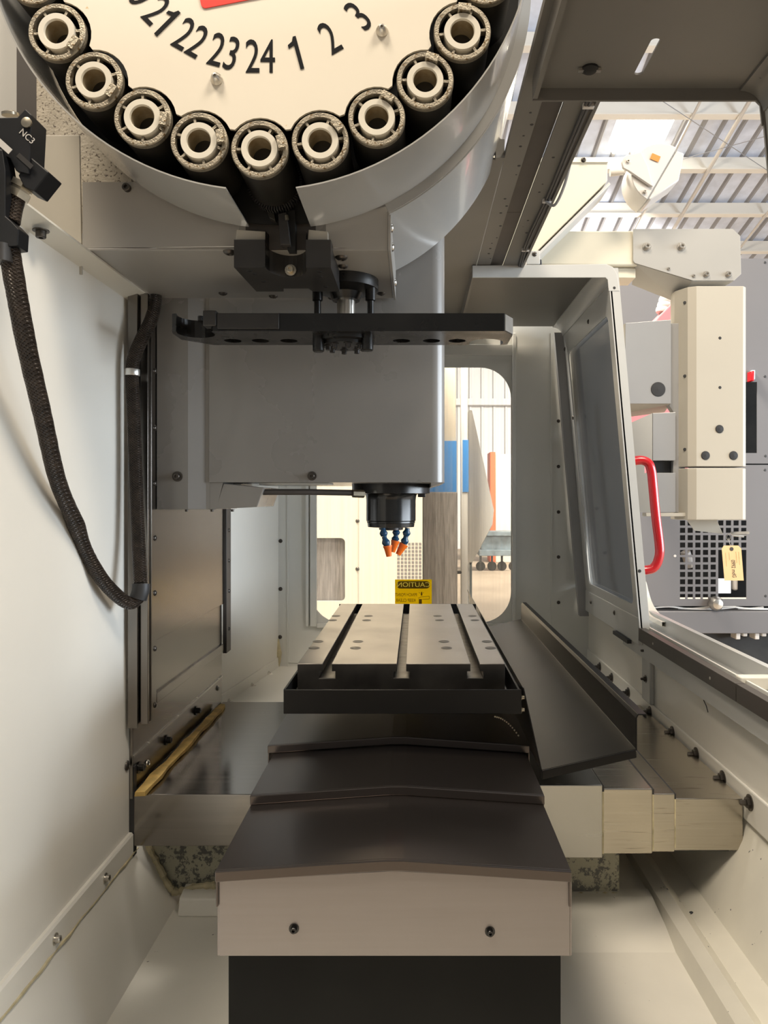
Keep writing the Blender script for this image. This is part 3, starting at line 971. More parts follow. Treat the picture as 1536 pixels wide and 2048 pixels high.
def make_door(name, label, y0, y1, near, extra, x0=0.157):
    t = thing(name, label, kind='structure')
    vdir = Vector((XT_ - XB_, 0, ZT_ - ZB_))
    hgt = vdir.length
    vdir.normalize()
    o = Vector((XB_, 0, ZB_))
    g = [rrect(y0 + 0.05, y1 - 0.05, 0.10, hgt - 0.10, 0.025, 5)]
    b = MB().prism([[(y0, 0), (y1, 0), (y1, hgt), (y0, hgt)]] + g, o, (0, 1, 0), vdir, 0.004)
    b.build('door_panel', 'door_paint', t, smooth=False)
    b = MB().prism([rrect(y0 + 0.03, y1 - 0.03, 0.08, hgt - 0.08, 0.02, 4)], o + Vector((0.012, 0, 0)), (0, 1, 0), vdir, 0.005)
    b.build('pane', 'door_glass', t, smooth=False)
    # closing stile: folded sheet
    ye = y0 if near else y1
    s = 1 if near else -1
    prof = [(0, 0), (0.028, 0), (0.028, 0.045), (0.024, 0.045), (0.024, 0.004), (0, 0.004)]
    lp = [(XB_ + p[0] - 0.004, ye + s * p[1]) for p in prof]
    vs = [Vector((p[0], p[1], ZB_ - 0.0)) for p in lp] + [Vector((p[0] + XT_ - XB_, p[1], ZT_ + 0.012)) for p in lp]
    n = len(lp)
    fs = [(i, (i + 1) % n, (i + 1) % n + n, i + n) for i in range(n)]
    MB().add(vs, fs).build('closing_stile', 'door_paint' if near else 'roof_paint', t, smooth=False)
    # inner stile and bottom rail
    box('bottom_rail', 'door_paint', t, XB_ - 0.008, XB_ + 0.006, y0 + 0.01, y1, ZB_ - 0.002, ZB_ + 0.07, 0.002)
    # roof of the door, with optional slots
    yy = (y0 + 0.004, y1) if near else (y0, y1 - 0.004)
    top = [[(x0, yy[0]), (XT_ - 0.03, yy[0]), (XT_ - 0.03, yy[1]), (x0, yy[1])]] + extra
    b = MB().prism(top, (0, 0, ZT_ + 0.004), (1, 0, 0), (0, 1, 0), 0.003)
    b.build('roof_sheet', 'roof_paint', t, smooth=False)
    # rounded shoulder between roof and side
    a = arc(XT_ - 0.034, ZT_ - 0.034, 0.034, 90, 5, 7)
    a2 = arc(XT_ - 0.034, ZT_ - 0.034, 0.040, 5, 90, 7)
    b = MB().prism([a + a2], (0, yy[1], 0), (1, 0, 0), (0, 0, 1), yy[1] - yy[0])
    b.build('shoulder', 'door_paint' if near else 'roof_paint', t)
    # folded lip across the closing end of the roof
    lip = [[(x0 - 0.007, ZT_ - 0.014), (XT_ - 0.010, ZT_ - 0.014), (XT_ - 0.004, ZT_ - 0.02), (XT_ - 0.001, ZT_ - 0.05), (XT_ + 0.028, ZT_ - 0.05), (XT_ + 0.021, ZT_ - 0.004), (XT_ + 0.010, ZT_ + 0.014), (XT_ - 0.008, ZT_ + 0.022), (x0 - 0.007, ZT_ + 0.018)]]
    b = MB().prism(lip, (0, ye + (0.003 if near else 0.001), 0), (1, 0, 0), (0, 0, 1), 0.004)
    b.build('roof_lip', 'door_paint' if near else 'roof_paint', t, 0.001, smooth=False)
    b = MB().box(x0 - 0.007, x0, yy[0], yy[1], ZT_ - 0.012, ZT_ + 0.02)
    b.build('roof_edge', 'roof_paint', t)
    return t


d1 = make_door('door_1', 'sliding enclosure door with grey pane and red grab handle', 1.97, 2.60, True, [])
vd_ = Vector((XT_ - XB_, 0, ZT_ - ZB_)).normalized()
MB().obox(Vector(((XT_ + XB_) / 2 - 0.012, 2.612, (ZT_ + ZB_) / 2 - 0.02)), (1, 0, 0), (0, 1, 0), vd_, 0.016, 0.014, 0.50).build('rear_stile', 'pendant_grey', d1)
# red handle on the door
yh = 1.985
hx = lambda z: dx(z) + 0.024
za, zb_ = Z(922, yh), Z(1140, yh)
pts = [(hx(za), yh, za), (hx(za) + 0.022, yh, za + 0.002), (hx(za) + 0.040, yh, za - 0.006), (hx(za) + 0.048, yh, za - 0.026), (hx(za) + 0.052, yh, za - 0.06),
       ((hx(za) + hx(zb_)) / 2 + 0.047, yh, (za + zb_) / 2),
       (hx(zb_) + 0.044, yh, zb_ + 0.06), (hx(zb_) + 0.040, yh, zb_ + 0.026), (hx(zb_) + 0.028, yh, zb_ + 0.006), (hx(zb_) + 0.010, yh, zb_), (hx(zb_) - 0.004, yh, zb_)]
MB().tube(smooth_path(pts, 5), 0.0125, 16).build('handle', 'handle_red', d1)
for (z, k) in ((Z(576, 1.97), 'dot'), (Z(1142, 1.97), 'dot')):
    screw(d1, (dx(z) + 0.010, 1.97, z), (0, -1, 0), k, 1.1, 'plug_dark')
for (y, z) in ((2.2, -0.335), (2.5, -0.345), (2.52, 0.28), (2.55, 0.52), (2.2, 0.53)):
    screw(d1, (dx(z) - 0.008, y, z), (-1, 0, 0), 'button', 0.8, 'screw_dark')
b = MB().box(0.585, 0.597, 2.05, 2.20, ZB_ - 0.012, ZB_ - 0.002)
b.build('bottom_guide', 'plug_dark', d1)
slot = [(0.318 + p[0], 1.020 + p[1]) for p in rrect(-0.006, 0.006, -0.042, 0.042, 0.0055, 4)]
ang = math.radians(0)
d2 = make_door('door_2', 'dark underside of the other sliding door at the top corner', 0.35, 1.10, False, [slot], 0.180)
MB().lathe([(0.012, 0.0), (0.012, -0.003), (0.008, -0.006), (0.001, -0.007)], (X(1178, 1.05), 1.045, ZT_ + 0.004), (0, 0, 1), 16).build('plug', 'black_void', d2)
box('clip', 'bright_steel', d2, X(1155, 1.05), X(1200, 1.05), 1.042, 1.048, ZT_ - 0.001, ZT_ + 0.003)

# overhead rail beam ---------------------------------------------------
tb = thing('trim_2', 'overhead door rail beam with dark guide strip', kind='structure')
ZR = 0.626
box('roof_plate', 'roof_paint', tb, 0.162, 0.198, 0.35, 2.66, ZR, ZR + 0.003)
box('rail_web', 'roof_paint', tb, 0.162, 0.166, 0.35, 2.66, ZR + 0.003, ZR + 0.012)
box('guide_strip', 'rail_brown', tb, 0.198, 0.232, 0.35, 1.62, ZR + 0.004, ZR + 0.008)
box('guide_strip', 'rail_brown', tb, 0.198, 0.232, 1.622, 2.66, ZR + 0.004, ZR + 0.008)
box('outer_plate', 'roof_paint', tb, 0.232, 0.281, 0.35, 1.98, ZR - 0.002, ZR + 0.002)
box('outer_web', 'roof_paint', tb, 0.280, 0.286, 0.35, 1.98, ZR - 0.008, ZR + 0.10)
for xx, zz in ((0.274, -0.006), (0.269, -0.0055)):
    pts = [(xx, 0.8, ZR + zz), (xx - 0.003, 1.2, ZR + zz - 0.001), (xx, 1.5, ZR + zz), (xx - 0.004, 1.75, ZR + zz - 0.002), (xx + 0.004, 1.96, ZR + zz)]
    MB().tube(smooth_path(pts, 6), 0.0028, 8).build('cable', 'plug_dark', tb)
pts = [(0.268, 1.53, ZR - 0.008), (0.285, 1.52, ZR - 0.02), (0.295, 1.47, ZR + 0.0), (0.296, 1.40, ZR + 0.03)]
MB().tube(smooth_path(pts, 6), 0.003, 8).build('cable', 'pendant_grey', tb)
for y in (1.16, 1.53, 1.83):
    box('cable_clip', 'lamp_white', tb, 0.262, 0.280, y, y + 0.008, ZR - 0.010, ZR - 0.002, 0.001)
random.seed(9)
for k in range(22):
    xx = random.choice((0.185, 0.25, 0.258, 0.193))
    screw(tb, (xx, 1.12 + 0.038 * k, ZR - (0.002 if xx > 0.23 else 0)), (0, 0, -1), 'dot', random.uniform(0.4, 0.8), 'plug_dark')
rs = thing('ceiling_sheet', 'grey enclosure roof sheet behind the carousel drum', kind='structure')
box('roof_sheet', 'roof_paint', rs, 0.03, 0.161, 1.36, 2.68, ZR, ZR + 0.003)
box('roof_sheet', 'roof_paint', rs, -0.60, 0.03, 1.86, 2.68, ZR, ZR + 0.003)
box('roof_lip', 'roof_paint', rs, 0.145, 0.161, 1.345, 1.36, ZR - 0.004, ZR + 0.03)

# ================================================================== LEFT TOP BACKGROUND (column)
t = thing('column_panel', 'grimy speckled steel column panel behind the tool carousel', 'panel')
box('speckled_sheet', 'speckled_paint', t, X(72, 1.24), X(335, 1.24), 1.24, 1.25, 0.45, 0.95, 0.002)
box('edge_strip', 'rail_brown', t, X(30, 1.24), X(72, 1.24), 1.245, 1.255, 0.45, 0.95)
screw(t, (X(256, 1.147), 1.147, Z(378, 1.147)), (0, -1, 0), 'cap', 1.0)
t = thing('beige_cover_plate', 'plain beige sheet plate beside the hose coupling', 'panel')
b = MB().prism([[(X(20, 1.18), 0.36), (X(164, 1.18), 0.36), (X(159, 1.18), Z(270, 1.18)), (X(20, 1.18), Z(270, 1.18))]], (0, 1.184, 0), (1, 0, 0), (0, 0, 1), 0.004)
b.build('plate', 'beige_paint', t, 0.001, smooth=False)
t = thing('column_side_cover', 'grey folded sheet cover at the top corner above the coupling', 'panel')
b = MB().prism([[(-0.75, 1.30), (-0.645, 1.30), (-0.615, 1.33), (-0.60, 1.42), (-0.75, 1.42)]], (0, 0, 0.40), (1, 0, 0), (0, 1, 0), 0.75)
b.build('cover', 'door_paint', t, 0.002, smooth=False)

# ================================================================== TOOL CAROUSEL
YC0 = 1.0
CX, CZ = X(520, YC0), Z(-167, YC0)
RP, RPOT, RS = 467 / F, 57 / F, 548 / F
car = thing('tool_carousel', 'round cream numbered tool carousel inside a grey drum shroud', 'tool carousel')


def ring_pt(ang, r):      # ang measured from straight down, positive towards the image right
    return (CX + r * math.sin(ang), CZ - r * math.cos(ang))


# scalloped face plate
loop = []
R_face, R_sc = 440 / F, 66 / F
N = 24
for k in range(N):
    a = math.radians(15 * k)
    c = ring_pt(a, RP)
    # scallop arc around this pot, on the centre side
    pts = []
    for i in range(15):
        th = math.radians(-88 + 176 * i / 14)
        # direction toward centre is opposite radial
        dirx, dirz = -math.sin(a), math.cos(a)
        tx, tz = math.cos(a), math.sin(a)
        pts.append((c[0] + R_sc * (dirx * math.cos(th) + tx * math.sin(th)), c[1] + R_sc * (dirz * math.cos(th) + tz * math.sin(th))))
    pts = [p for p in pts if math.hypot(p[0] - CX, p[1] - CZ) < R_face]
    loop += pts
face = MB().prism([loop], (0, YC0 + 0.006, 0), (1, 0, 0), (0, 0, 1), 0.004).build('face_plate', 'face_cream', car, smooth=False)
for num in list(range(17, 25)) + list(range(1, 8)):
    a = math.radians(15 * (num if num < 12 else num - 24))
    c = ring_pt(a, 282 / F)
    u = (math.cos(a), 0, math.sin(a))
    v = (-math.sin(a), 0, math.cos(a))
    digits = str(num)
    for q, ch in enumerate(digits):
        off = (q - (len(digits) - 1) / 2) * 31 / F
        oc = Vector((c[0], YC0 + 0.0015, c[1])) + Vector(u) * off
        if ch == '1':
            one = [(-1, -33), (7, -33), (7, 34), (1, 34), (-3, 25), (-13, 20), (-13, 13), (-1, 17)]
            MB().prism([[(p[0] / F, p[1] / F) for p in one]], oc, u, v, 0.0006).build('numeral', 'numeral_ink', face, smooth=False)
        else:
            text_mesh(ch, 'numeral', 'numeral_ink', face, oc, u, v, 96 / F, 0.0006, 0.66)
# red badge whose lower edge shows at the top of the picture
bc = Vector((X(460, YC0), YC0 + 0.0016, Z(-95, YC0)))
ra = math.radians(11)
u, v = Vector((math.cos(ra), 0, math.sin(ra))), Vector((-math.sin(ra), 0, math.cos(ra)))
MB().prism([rrect(-0.052, 0.075, -0.067, 0.06, 0.006)], bc, u, v, 0.0012).build('badge', 'badge_red', face, smooth=False)
for (px, py) in ((433, 158), (764, 61)):
    c = P(px, py, YC0)
    MB().lathe([(0.008, 0.0), (0.0085, -0.002), (0.006, -0.008), (0.0035, -0.011), (0.002, -0.0112), (0.002, -0.006)], (c.x, YC0 + 0.002, c.z), (0, 1, 0), 18).build('screw', 'bright_steel', car)
# shroud: front band with a gap at the bottom
a0, a1 = math.radians(-7.0), math.radians(7.6)


def band(r0, r1, y0, y1, aa, ab, seg):
    b = MB()
    vs, fs = [], []
    for i in range(seg + 1):
        a = aa + (ab - aa) * i / seg
        s, c = math.sin(a), -math.cos(a)
        vs += [(CX + r0 * s, y0, CZ + r0 * c), (CX + r1 * s, y0, CZ + r1 * c), (CX + r1 * s, y1, CZ + r1 * c), (CX + r0 * s, y1, CZ + r0 * c)]
    for i in range(seg):
        for k in range(4):
            fs.append((i * 4 + k, i * 4 + (k + 1) % 4, i * 4 + 4 + (k + 1) % 4, i * 4 + 4 + k))
    fs += [(0, 1, 2, 3), (seg * 4 + 3, seg * 4 + 2, seg * 4 + 1, seg * 4)]
    return b.add(vs, fs)


band(RS, RS + 0.002, YC0 - 0.004, 1.136, a1, a0 + 2 * math.pi, 120).build('shroud_band', 'shroud_paint', car)
band(0.385, 0.388, 1.138, 1.42, math.radians(26), math.radians(185), 80).build('drum_cover', 'shroud_paint', car)
band(RS, 0.386, 1.136, 1.139, math.radians(26), math.radians(185), 80).build('drum_rim', 'shroud_paint', car)
# shade inside the carousel, put into a black disc and drum
MB().lathe([(0.01, 0.0), (RS - 0.002, 0.0), (RS - 0.002, 0.004), (0.01, 0.004)], (CX, 1.128, CZ), (0, 1, 0), 96).build('back_disc', 'black_void', car)
MB().lathe([(R_face - 0.062, 0.0), (R_face - 0.062, 0.115)], (CX, YC0 + 0.008, CZ), (0, 1, 0), 72, closed_ends=False).build('hub_drum', 'black_void', car)

# tool pots -------------------------------------------------------------
PARTS = {}


def pot_part(key, b, m):
    me = bpy.data.meshes.new(key)
    me.from_pydata(b.v, [], b.f)
    bm = bmesh.new()
    bm.from_mesh(me)
    bmesh.ops.recalc_face_normals(bm, faces=bm.faces)
    bm.to_mesh(me)
    bm.free()
    me.polygons.foreach_set('use_smooth', [True] * len(me.polygons))
    me.set_sharp_from_angle(angle=math.radians(35))
    me.materials.append(MATS[m])
    PARTS[key] = me


R1 = RPOT
pot_part('outer_ring', MB().lathe([(R1 * 0.83, 0.009), (R1 * 0.83, 0.0), (R1 * 0.97, 0.0), (R1, 0.0015), (R1, 0.009), (R1 * 0.83, 0.009)], (0, 0, 0), (0, 1, 0), 48), 'pot_steel')
pot_part('body', MB().lathe([(R1 * 0.83, 0.0305), (R1 * 0.83, 0.0092), (R1 * 0.985, 0.0092), (R1 * 0.985, 0.10), (R1 * 0.80, 0.118), (R1 * 0.2, 0.12)], (0, 0, 0), (0, 1, 0), 48), 'pot_body')
pot_part('inner_ring', MB().lathe([(R1 * 0.41, 0.02), (R1 * 0.41, 0.001), (R1 * 0.44, -0.001), (R1 * 0.63, -0.001), (R1 * 0.645, 0.001), (R1 * 0.645, 0.03)], (0, 0, 0), (0, 1, 0), 48, closed_ends=False), 'pot_ring')
pot_part('bore', MB().lathe([(R1 * 0.408, 0.002), (R1 * 0.40, 0.02), (R1 * 0.33, 0.062), (R1 * 0.30, 0.064), (0.0005, 0.066)], (0, 0, 0), (0, 1, 0), 32, closed_ends=False), 'pot_bore')
pot_part('gap_floor', MB().lathe([(R1 * 0.62, 0.029), (R1 * 0.84, 0.029), (R1 * 0.84, 0.0305), (R1 * 0.62, 0.0305), (R1 * 0.62, 0.029)], (0, 0, 0), (0, 1, 0), 32), 'black_void')  # shade of the recess put into the floor's black
sp = MB().box(R1 * 0.62, R1 * 0.86, 0.0015, 0.012, -0.0017, 0.0017)
pot_part('spoke', sp, 'pot_steel')
pot_part('key_block', MB().box(R1 * 0.66, R1 * 0.90, -0.006, 0.02, -0.0085, 0.0085), 'pot_steel')
pot_label = {
    -6: 'tool pot at the very top, two places above the numeral 20', -5: 'leftmost tool pot in the carousel, half cut off by the top edge',
    -4: 'steel tool pot with white ring in the carousel beside numeral twenty', -3: 'steel tool pot with white ring in the carousel beside numeral twenty-one',
    -2: 'steel tool pot with white ring in the carousel beside numeral twenty-two', -1: 'steel tool pot with white ring in the carousel below numeral 23',
    0: 'lowest tool pot hanging over the shroud gap below numeral 24', 1: 'rust stained tool pot with white ring in the carousel below numeral 1',
    2: 'rusty rimmed tool pot with white ring in the carousel beside numeral 2', 3: 'tool pot with white ring below and outside numeral 3',
    4: 'topmost tool pot fully in view, nearest the drum shroud edge', 5: 'tool pot cut off at the top edge beyond numeral 4'}
key_ang = {-5: -30, -4: -35, -3: -33, -2: -8, -1: 8, 0: 14, 1: 40, 2: 60, 3: 72, 4: 85, 5: 95}
# measured from the photograph: small offsets of each pot on its circle
for k in range(-5, 6):
    a = math.radians(15 * k)
    c = ring_pt(a, RP)
    e = bpy.data.objects.new('tool_pot', None)
    e.empty_display_size = 0.03
    COL.objects.link(e)
    tag(e, pot_label[k], 'tool pot', 'tool pots in the carousel')
    WORLD[e] = Vector((c[0], YC0 - 0.004, c[1] + H))
    for key in ('outer_ring', 'body', 'inner_ring', 'bore', 'gap_floor'):
        o = bpy.data.objects.new(key, PARTS[key])
        COL.objects.link(o)
        o.parent = e
        WORLD[o] = WORLD[e].copy()
        if key == 'outer_ring':
            ring = o
    base_rot = a + math.radians(90 - 0)
    for j in range(6):
        o = bpy.data.objects.new('spoke', PARTS['spoke'])
        COL.objects.link(o)
        o.parent = ring
        o.rotation_euler = (0, -(math.radians(60 * j) + math.radians({-5: 4, -4: 4, -3: 18, -2: 30, -1: 42, 0: 0, 1: 8, 2: 20, 3: -2, 4: 6, 5: 3}[k])), 0)
        WORLD[o] = WORLD[e].copy()
    o = bpy.data.objects.new('key_block', PARTS['key_block'])
    COL.objects.link(o)
    o.parent = ring
    o.rotation_euler = (0, -math.radians(key_ang[k]), 0)
    WORLD[o] = WORLD[e].copy()
    if k == 0:
        # toothed ring at the back of the swinging pot
        b = MB()
        for q in range(64):
            th = 2 * math.pi * q / 64
            ux = Vector((math.cos(th), 0, math.sin(th)))
            b.obox(Vector((c[0], YC0 + 0.108, c[1])) + ux * R1 * 0.99, ux, (0, 1, 0), ux.cross(Vector((0, 1, 0))), 0.003, 0.008, 0.0011)
        tag(b.build('toothed_ring', 'dark_steel', e, smooth=False), kind='stuff')

# tool pot swing mechanism below the gap ---------------------------------
t = thing('pot_slide', 'oily slide bracket in the shroud gap under the lowest tool pot', 'bracket')
box('back_plate', 'rail_brown', t, X(492, 1.142), X(632, 1.142), 1.139, 1.143, Z(500, 1.142), Z(380, 1.142))
b = MB().prism([[(X(556, 1.11), Z(428, 1.11)), (X(573, 1.11), Z(424, 1.11)), (X(581, 1.11), Z(490, 1.11)), (X(561, 1.11), Z(490, 1.11))]], (0, 1.125, 0), (1, 0, 0), (0, 0, 1), 0.016)
b.build('slide_bar', 'dark_steel', t, 0.001, smooth=False)
box('dark_slot', 'black_void', t, X(575, 1.12), X(590, 1.12), 1.12, 1.138, Z(500, 1.12), Z(420, 1.12))
MB().tube([P(573, 431, 1.105), P(574, 440, 1.105)], 0.003, 8).build('pin', 'nickel', t)
b = MB().prism([[(X(528, 1.12), Z(408, 1.12)), (X(545, 1.12), Z(408, 1.12)), (X(552, 1.12), Z(444, 1.12)), (X(540, 1.12), Z(438, 1.12))]], (0, 1.13, 0), (1, 0, 0), (0, 0, 1), 0.014)
b.build('wedge', 'pot_body', t, 0.001, smooth=False)
screw(t, (X(502, 1.137), 1.138, Z(415, 1.137)), (0, -1, 0), 'button', 1.0)

t = thing('pot_receiver_block', 'black steel block with curved recess hanging below the carousel gap', 'machine block')
bx0, bx1 = -0.2755, -0.129
rc = (X(530, 1.12) + X(612, 1.12)) / 2
rr = (X(612, 1.12) - X(530, 1.12)) / 2
outline = [(bx0, 1.12), (rc - rr, 1.12)] + [(rc + rr * math.cos(math.radians(th)), 1.12 + 0.050 * math.sin(math.radians(th))) for th in range(180, -1, -12)] + \
          [(bx1, 1.12), (bx1, 1.25), (bx1 - 0.045, 1.25), (bx1 - 0.05, 1.232), (bx0 + 0.055, 1.232), (bx0 + 0.052, 1.25), (bx0 + 0.006, 1.25)]
b = MB().prism([outline], (0, 0, 0.352), (1, 0, 0), (0, 1, 0), 0.042)
b.build('block', 'dark_steel', t, 0.0012, smooth=False)
b = MB()
pr = [(rc + rr * 0.99 * math.cos(math.radians(th)), 1.121 + 0.0495 * math.sin(math.radians(th))) for th in range(180, -1, -12)]
b.prism([pr + [(p[0] * 1.0, p[1] + 0.003) for p in reversed(pr)]], (0, 0, 0.353), (1, 0, 0), (0, 1, 0), 0.055)
b.build('curved_liner', 'black_oxide', t)
screw(t, (rc, 1.166, 0.362), (0, -1, 0), 'cap', 0.9, 'nickel')
for (x, y) in ((bx0 + 0.02, 1.135), (bx0 + 0.025, 1.15), (bx0 + 0.03, 1.19), (bx1 - 0.02, 1.14), (bx1 - 0.022, 1.165), (bx1 - 0.02, 1.22)):
    screw(t, (x, y, 0.3519), (0, 0, -1), 'dot', 1.0, 'black_void', 'tapped_hole')
for (a, c) in ((470, 531), (614, 656)):
    b = MB().prism([[(X(a, 1.128), Z(489, 1.128)), (X(c, 1.128), Z(489, 1.128)), (X(c, 1.128), Z(463, 1.128)), (X(a + 3, 1.128), Z(459, 1.128))]], (0, 1.140, 0), (1, 0, 0), (0, 0, 1), 0.012)
    b.build('shim_block', 'beige_paint', t, 0.001, smooth=False)

# ================================================================== TOOL CHANGER HOUSING
t = thing('changer_housing', 'grey sheet metal tool changer housing under the carousel', 'housing')
HX0, HX1 = -0.516, -0.044
b = MB().prism([[(HX0, 0.39), (X(478, 1.146), 0.393), (X(478, 1.146), 0.43), (HX0 + 0.28, 0.46), (HX0 + 0.14, 0.492), (HX0, 0.492)]], (0, 1.149, 0), (1, 0, 0), (0, 0, 1), 0.004)
b.build('front_sheet', 'housing_paint', t, smooth=False)
b = MB().prism([[(X(652, 1.146), 0.392), (HX1, 0.386), (HX1, 0.455), (X(652, 1.146), 0.43)]], (0, 1.149, 0), (1, 0, 0), (0, 0, 1), 0.004)
b.build('front_sheet', 'housing_paint', t, smooth=False)
b = MB().prism([[(HX0, 1.145), (HX1, 1.145), (HX1, 1.416), (HX0 + 0.02, 1.416)]], (0, 0, 0.386), (1, 0, 0), (0, 1, 0), 0.004)
b.build('bottom_sheet', 'housing_paint', t, 0.001, smooth=False)
b = MB().prism([[(1.142, 0.450), (1.142, 0.36), (1.20, 0.335), (1.424, 0.372), (1.424, 0.442), (1.15, 0.442)]], (HX1 + 0.001, 0, 0), (0, 1, 0), (0, 0, 1), 0.004)
b.v = [Vector((p.x, p.y, max(p.z, 0.3845))) for p in b.v]
b.build('side_flange', 'housing_paint', t, smooth=False)
b = MB().box(HX0 + 0.002, HX0 + 0.006, 1.15, 1.42, 0.391, 0.49)
b.build('side_sheet', 'housing_paint', t)
for (px, py) in ((459, 503), (683, 514)):
    y = 0.386 * F / (VY - py)
    screw(t, (X(px, y), y, 0.386), (0, 0, -1), 'button', 1.1)
for (x, y) in ((-0.27, 1.40), (-0.12, 1.22), (-0.16, 1.41), (-0.18, 1.30), (-0.36, 1.38), (-0.065, 1.38)):
    screw(t, (x, y, 0.386), (0, 0, -1), 'button', 0.9)
for (y, z) in ((1.17, 0.43), (1.20, 0.41), (1.36, 0.40)):
    screw(t, (HX1 + 0.005, y, z), (1, 0, 0), 'button', 0.8, 'bright_steel')

# ================================================================== TOOL CHANGE ARM
t = thing('tool_change_arm', 'long black double ended tool change arm with gripper forks', 'tool arm')
AY0, AY1, AZ0, AZ1 = 1.24, 1.352, 0.283, 0.313
AXL, AXR = -0.414, 0.166
acx = (AXL + AXR) / 2
gc = AXL + 0.040
fork = [(AXL + 0.004, AY0 + 0.004), (AXL + 0.012, AY0 + 0.0)] + \
       [(gc + 0.031 * math.cos(math.radians(th)), AY0 + 0.018 + 0.034 * math.sin(math.radians(th))) for th in range(200, -21, -11)] + \
       [(AXL + 0.074, AY0 - 0.002), (AXL + 0.082, AY0)]
gr = AXR - 0.040
fork_r = [(AXR - 0.012, AY1)] + [(gr - 0.031 * math.cos(math.radians(th)), AY1 - 0.018 - 0.034 * math.sin(math.radians(th))) for th in range(200, -21, -11)] + [(AXR - 0.074, AY1)]
outline = fork + [(AXR - 0.018, AY0), (AXR, AY0 + 0.032), (AXR, AY1 - 0.006)] + fork_r + [(AXL + 0.045, AY1), (AXL, AY1 - 0.045), (AXL, AY0 + 0.02)]
holes = [circ(x, 1.316, 0.0155, 18) for x in (X(466, 1.316), X(521, 1.316), X(578, 1.316), X(803, 1.316), X(863, 1.316), X(914, 1.316))]
b = MB().prism([outline] + holes, (0, 0, AZ0), (1, 0, 0), (0, 1, 0), AZ1 - AZ0)
b.build('arm_bar', 'black_oxide', t, 0.0012, smooth=False)
box('grip_plate', 'dark_steel', t, AXL + 0.082, AXL + 0.185, AY0 - 0.004, AY0, AZ0 + 0.003, AZ1 - 0.001, 0.0008)
box('grip_finger', 'dark_steel', t, AXL + 0.058, AXL + 0.080, AY0 - 0.004, AY0 + 0.02, AZ0 + 0.008, AZ1 + 0.004, 0.0015)
box('end_pad', 'bright_steel', t, AXR - 0.0005, AXR + 0.001, AY0 + 0.034, AY1 - 0.008, AZ0 + 0.003, AZ1 - 0.002)
b = MB().obox((AXR - 0.0085, AY0 + 0.0155, (AZ0 + AZ1) / 2), Vector((0.018, 0.032, 0)).normalized(), Vector((0.032, -0.018, 0)).normalized(), (0, 0, 1), 0.0165, 0.0008, 0.0135)
b.build('end_pad', 'bright_steel', t)
MB().tube([(gc, AY0 + 0.045, AZ1 - 0.002), (gc, AY0 + 0.045, AZ1 + 0.006)], 0.005, 10).build('grip_pin', 'black_oxide', t)
hub = (acx - 0.0, 1.30)
HC = (X(692, 1.30), 1.30)
MB().lathe([(0.057, 0.0), (0.057, 0.018), (0.030, 0.024), (0.024, 0.036)], (HC[0], HC[1], 0.386), (0, 0, -1), 40).build('drive_flange', 'black_oxide', t)
MB().lathe([(0.016, 0.0), (0.016, 0.075)], (HC[0], HC[1], 0.386), (0, 0, -1), 24).build('drive_shaft', 'bright_steel', t)
for sx in (-0.048, 0.044):
    MB().lathe([(0.009, 0.015), (0.009, 0.04), (0.006, 0.041), (0.006, 0.075)], (HC[0] + sx, HC[1] - 0.015, 0.386), (0, 0, -1), 14).build('lock_pin', 'black_oxide', t)
MB().lathe([(0.05, 0.0), (0.05, 0.006), (0.042, 0.008), (0.042, 0.013), (0.02, 0.014)], (HC[0], HC[1] + 0.0, AZ0), (0, 0, -1), 32).build('hub_plate', 'black_oxide', t)
for k in range(8):
    th = 2 * math.pi * k / 8 + 0.2
    screw(t, (HC[0] + 0.031 * math.cos(th), HC[1] + 0.031 * math.sin(th), AZ0 - 0.0135), (0, 0, -1), 'cap', 0.75, 'dark_steel')
for (sx, sy) in ((-0.045, -0.025), (0.040, -0.032)):
    MB().lathe([(0.010, 0.0), (0.010, 0.026), (0.008, 0.028)], (HC[0] + sx, HC[1] + sy, AZ0), (0, 0, -1), 18).build('lock_plunger', 'black_oxide', t)

# ================================================================== SPINDLE HEAD
t = thing('spindle_housing', 'large grey spindle head casing above the table', 'spindle head')
hp = [(-0.40, 1.436), (-0.40, 1.43), (0.030, 1.43)] + arc(0.030, 1.456, 0.026, -80, 0, 6) + [(0.056, 1.80), (0.03, 1.83), (-0.40, 1.83)]
b = MB().prism([hp], (0, 0, 0.034), (1, 0, 0), (0, 1, 0), 0.62)
b.build('casing', 'head_paint', t, 0.0015)
lp = [(-0.497, 1.418), (X(376, 1.418), 1.418), (X(412, 1.434), 1.434), (-0.399, 1.434), (-0.399, 1.80), (-0.497, 1.80)]
b = MB().prism([lp], (0, 0, -0.018), (1, 0, 0), (0, 1, 0), 0.62)
b.build('rear_cover', 'head_paint', t, 0.001, smooth=False)
# tapered cable bracket hanging below
vsb = [P(447, 967, 1.434), P(528, 975, 1.434), P(514, 1014, 1.434), P(430, 1018, 1.434)]
back = [Vector((p.x, 1.60, p.z)) for p in vsb]
MB().add(vsb + back, [(0, 1, 2, 3), (7, 6, 5, 4), (0, 4, 5, 1), (1, 5, 6, 2), (2, 6, 7, 3), (3, 7, 4, 0)]).build('cable_bracket', 'head_paint', t, 0.0015, smooth=False)
b = MB().prism([[(-0.399, -0.018), (X(432, 1.434), -0.018), (X(447, 1.434), 0.036), (-0.399, 0.036)]], (0, 1.60, 0), (1, 0, 0), (0, 0, 1), 0.166)
b.build('lower_cover', 'head_paint', t, smooth=False)
MB().tube([P(520, 984, 1.45), P(620, 984, 1.46), P(725, 986, 1.50)], 0.006, 10).build('coolant_pipe', 'rail_brown', t)
box('pipe_bracket', 'door_paint', t, X(520, 1.46), X(660, 1.46), 1.45, 1.52, 0.030, 0.034, 0.001)
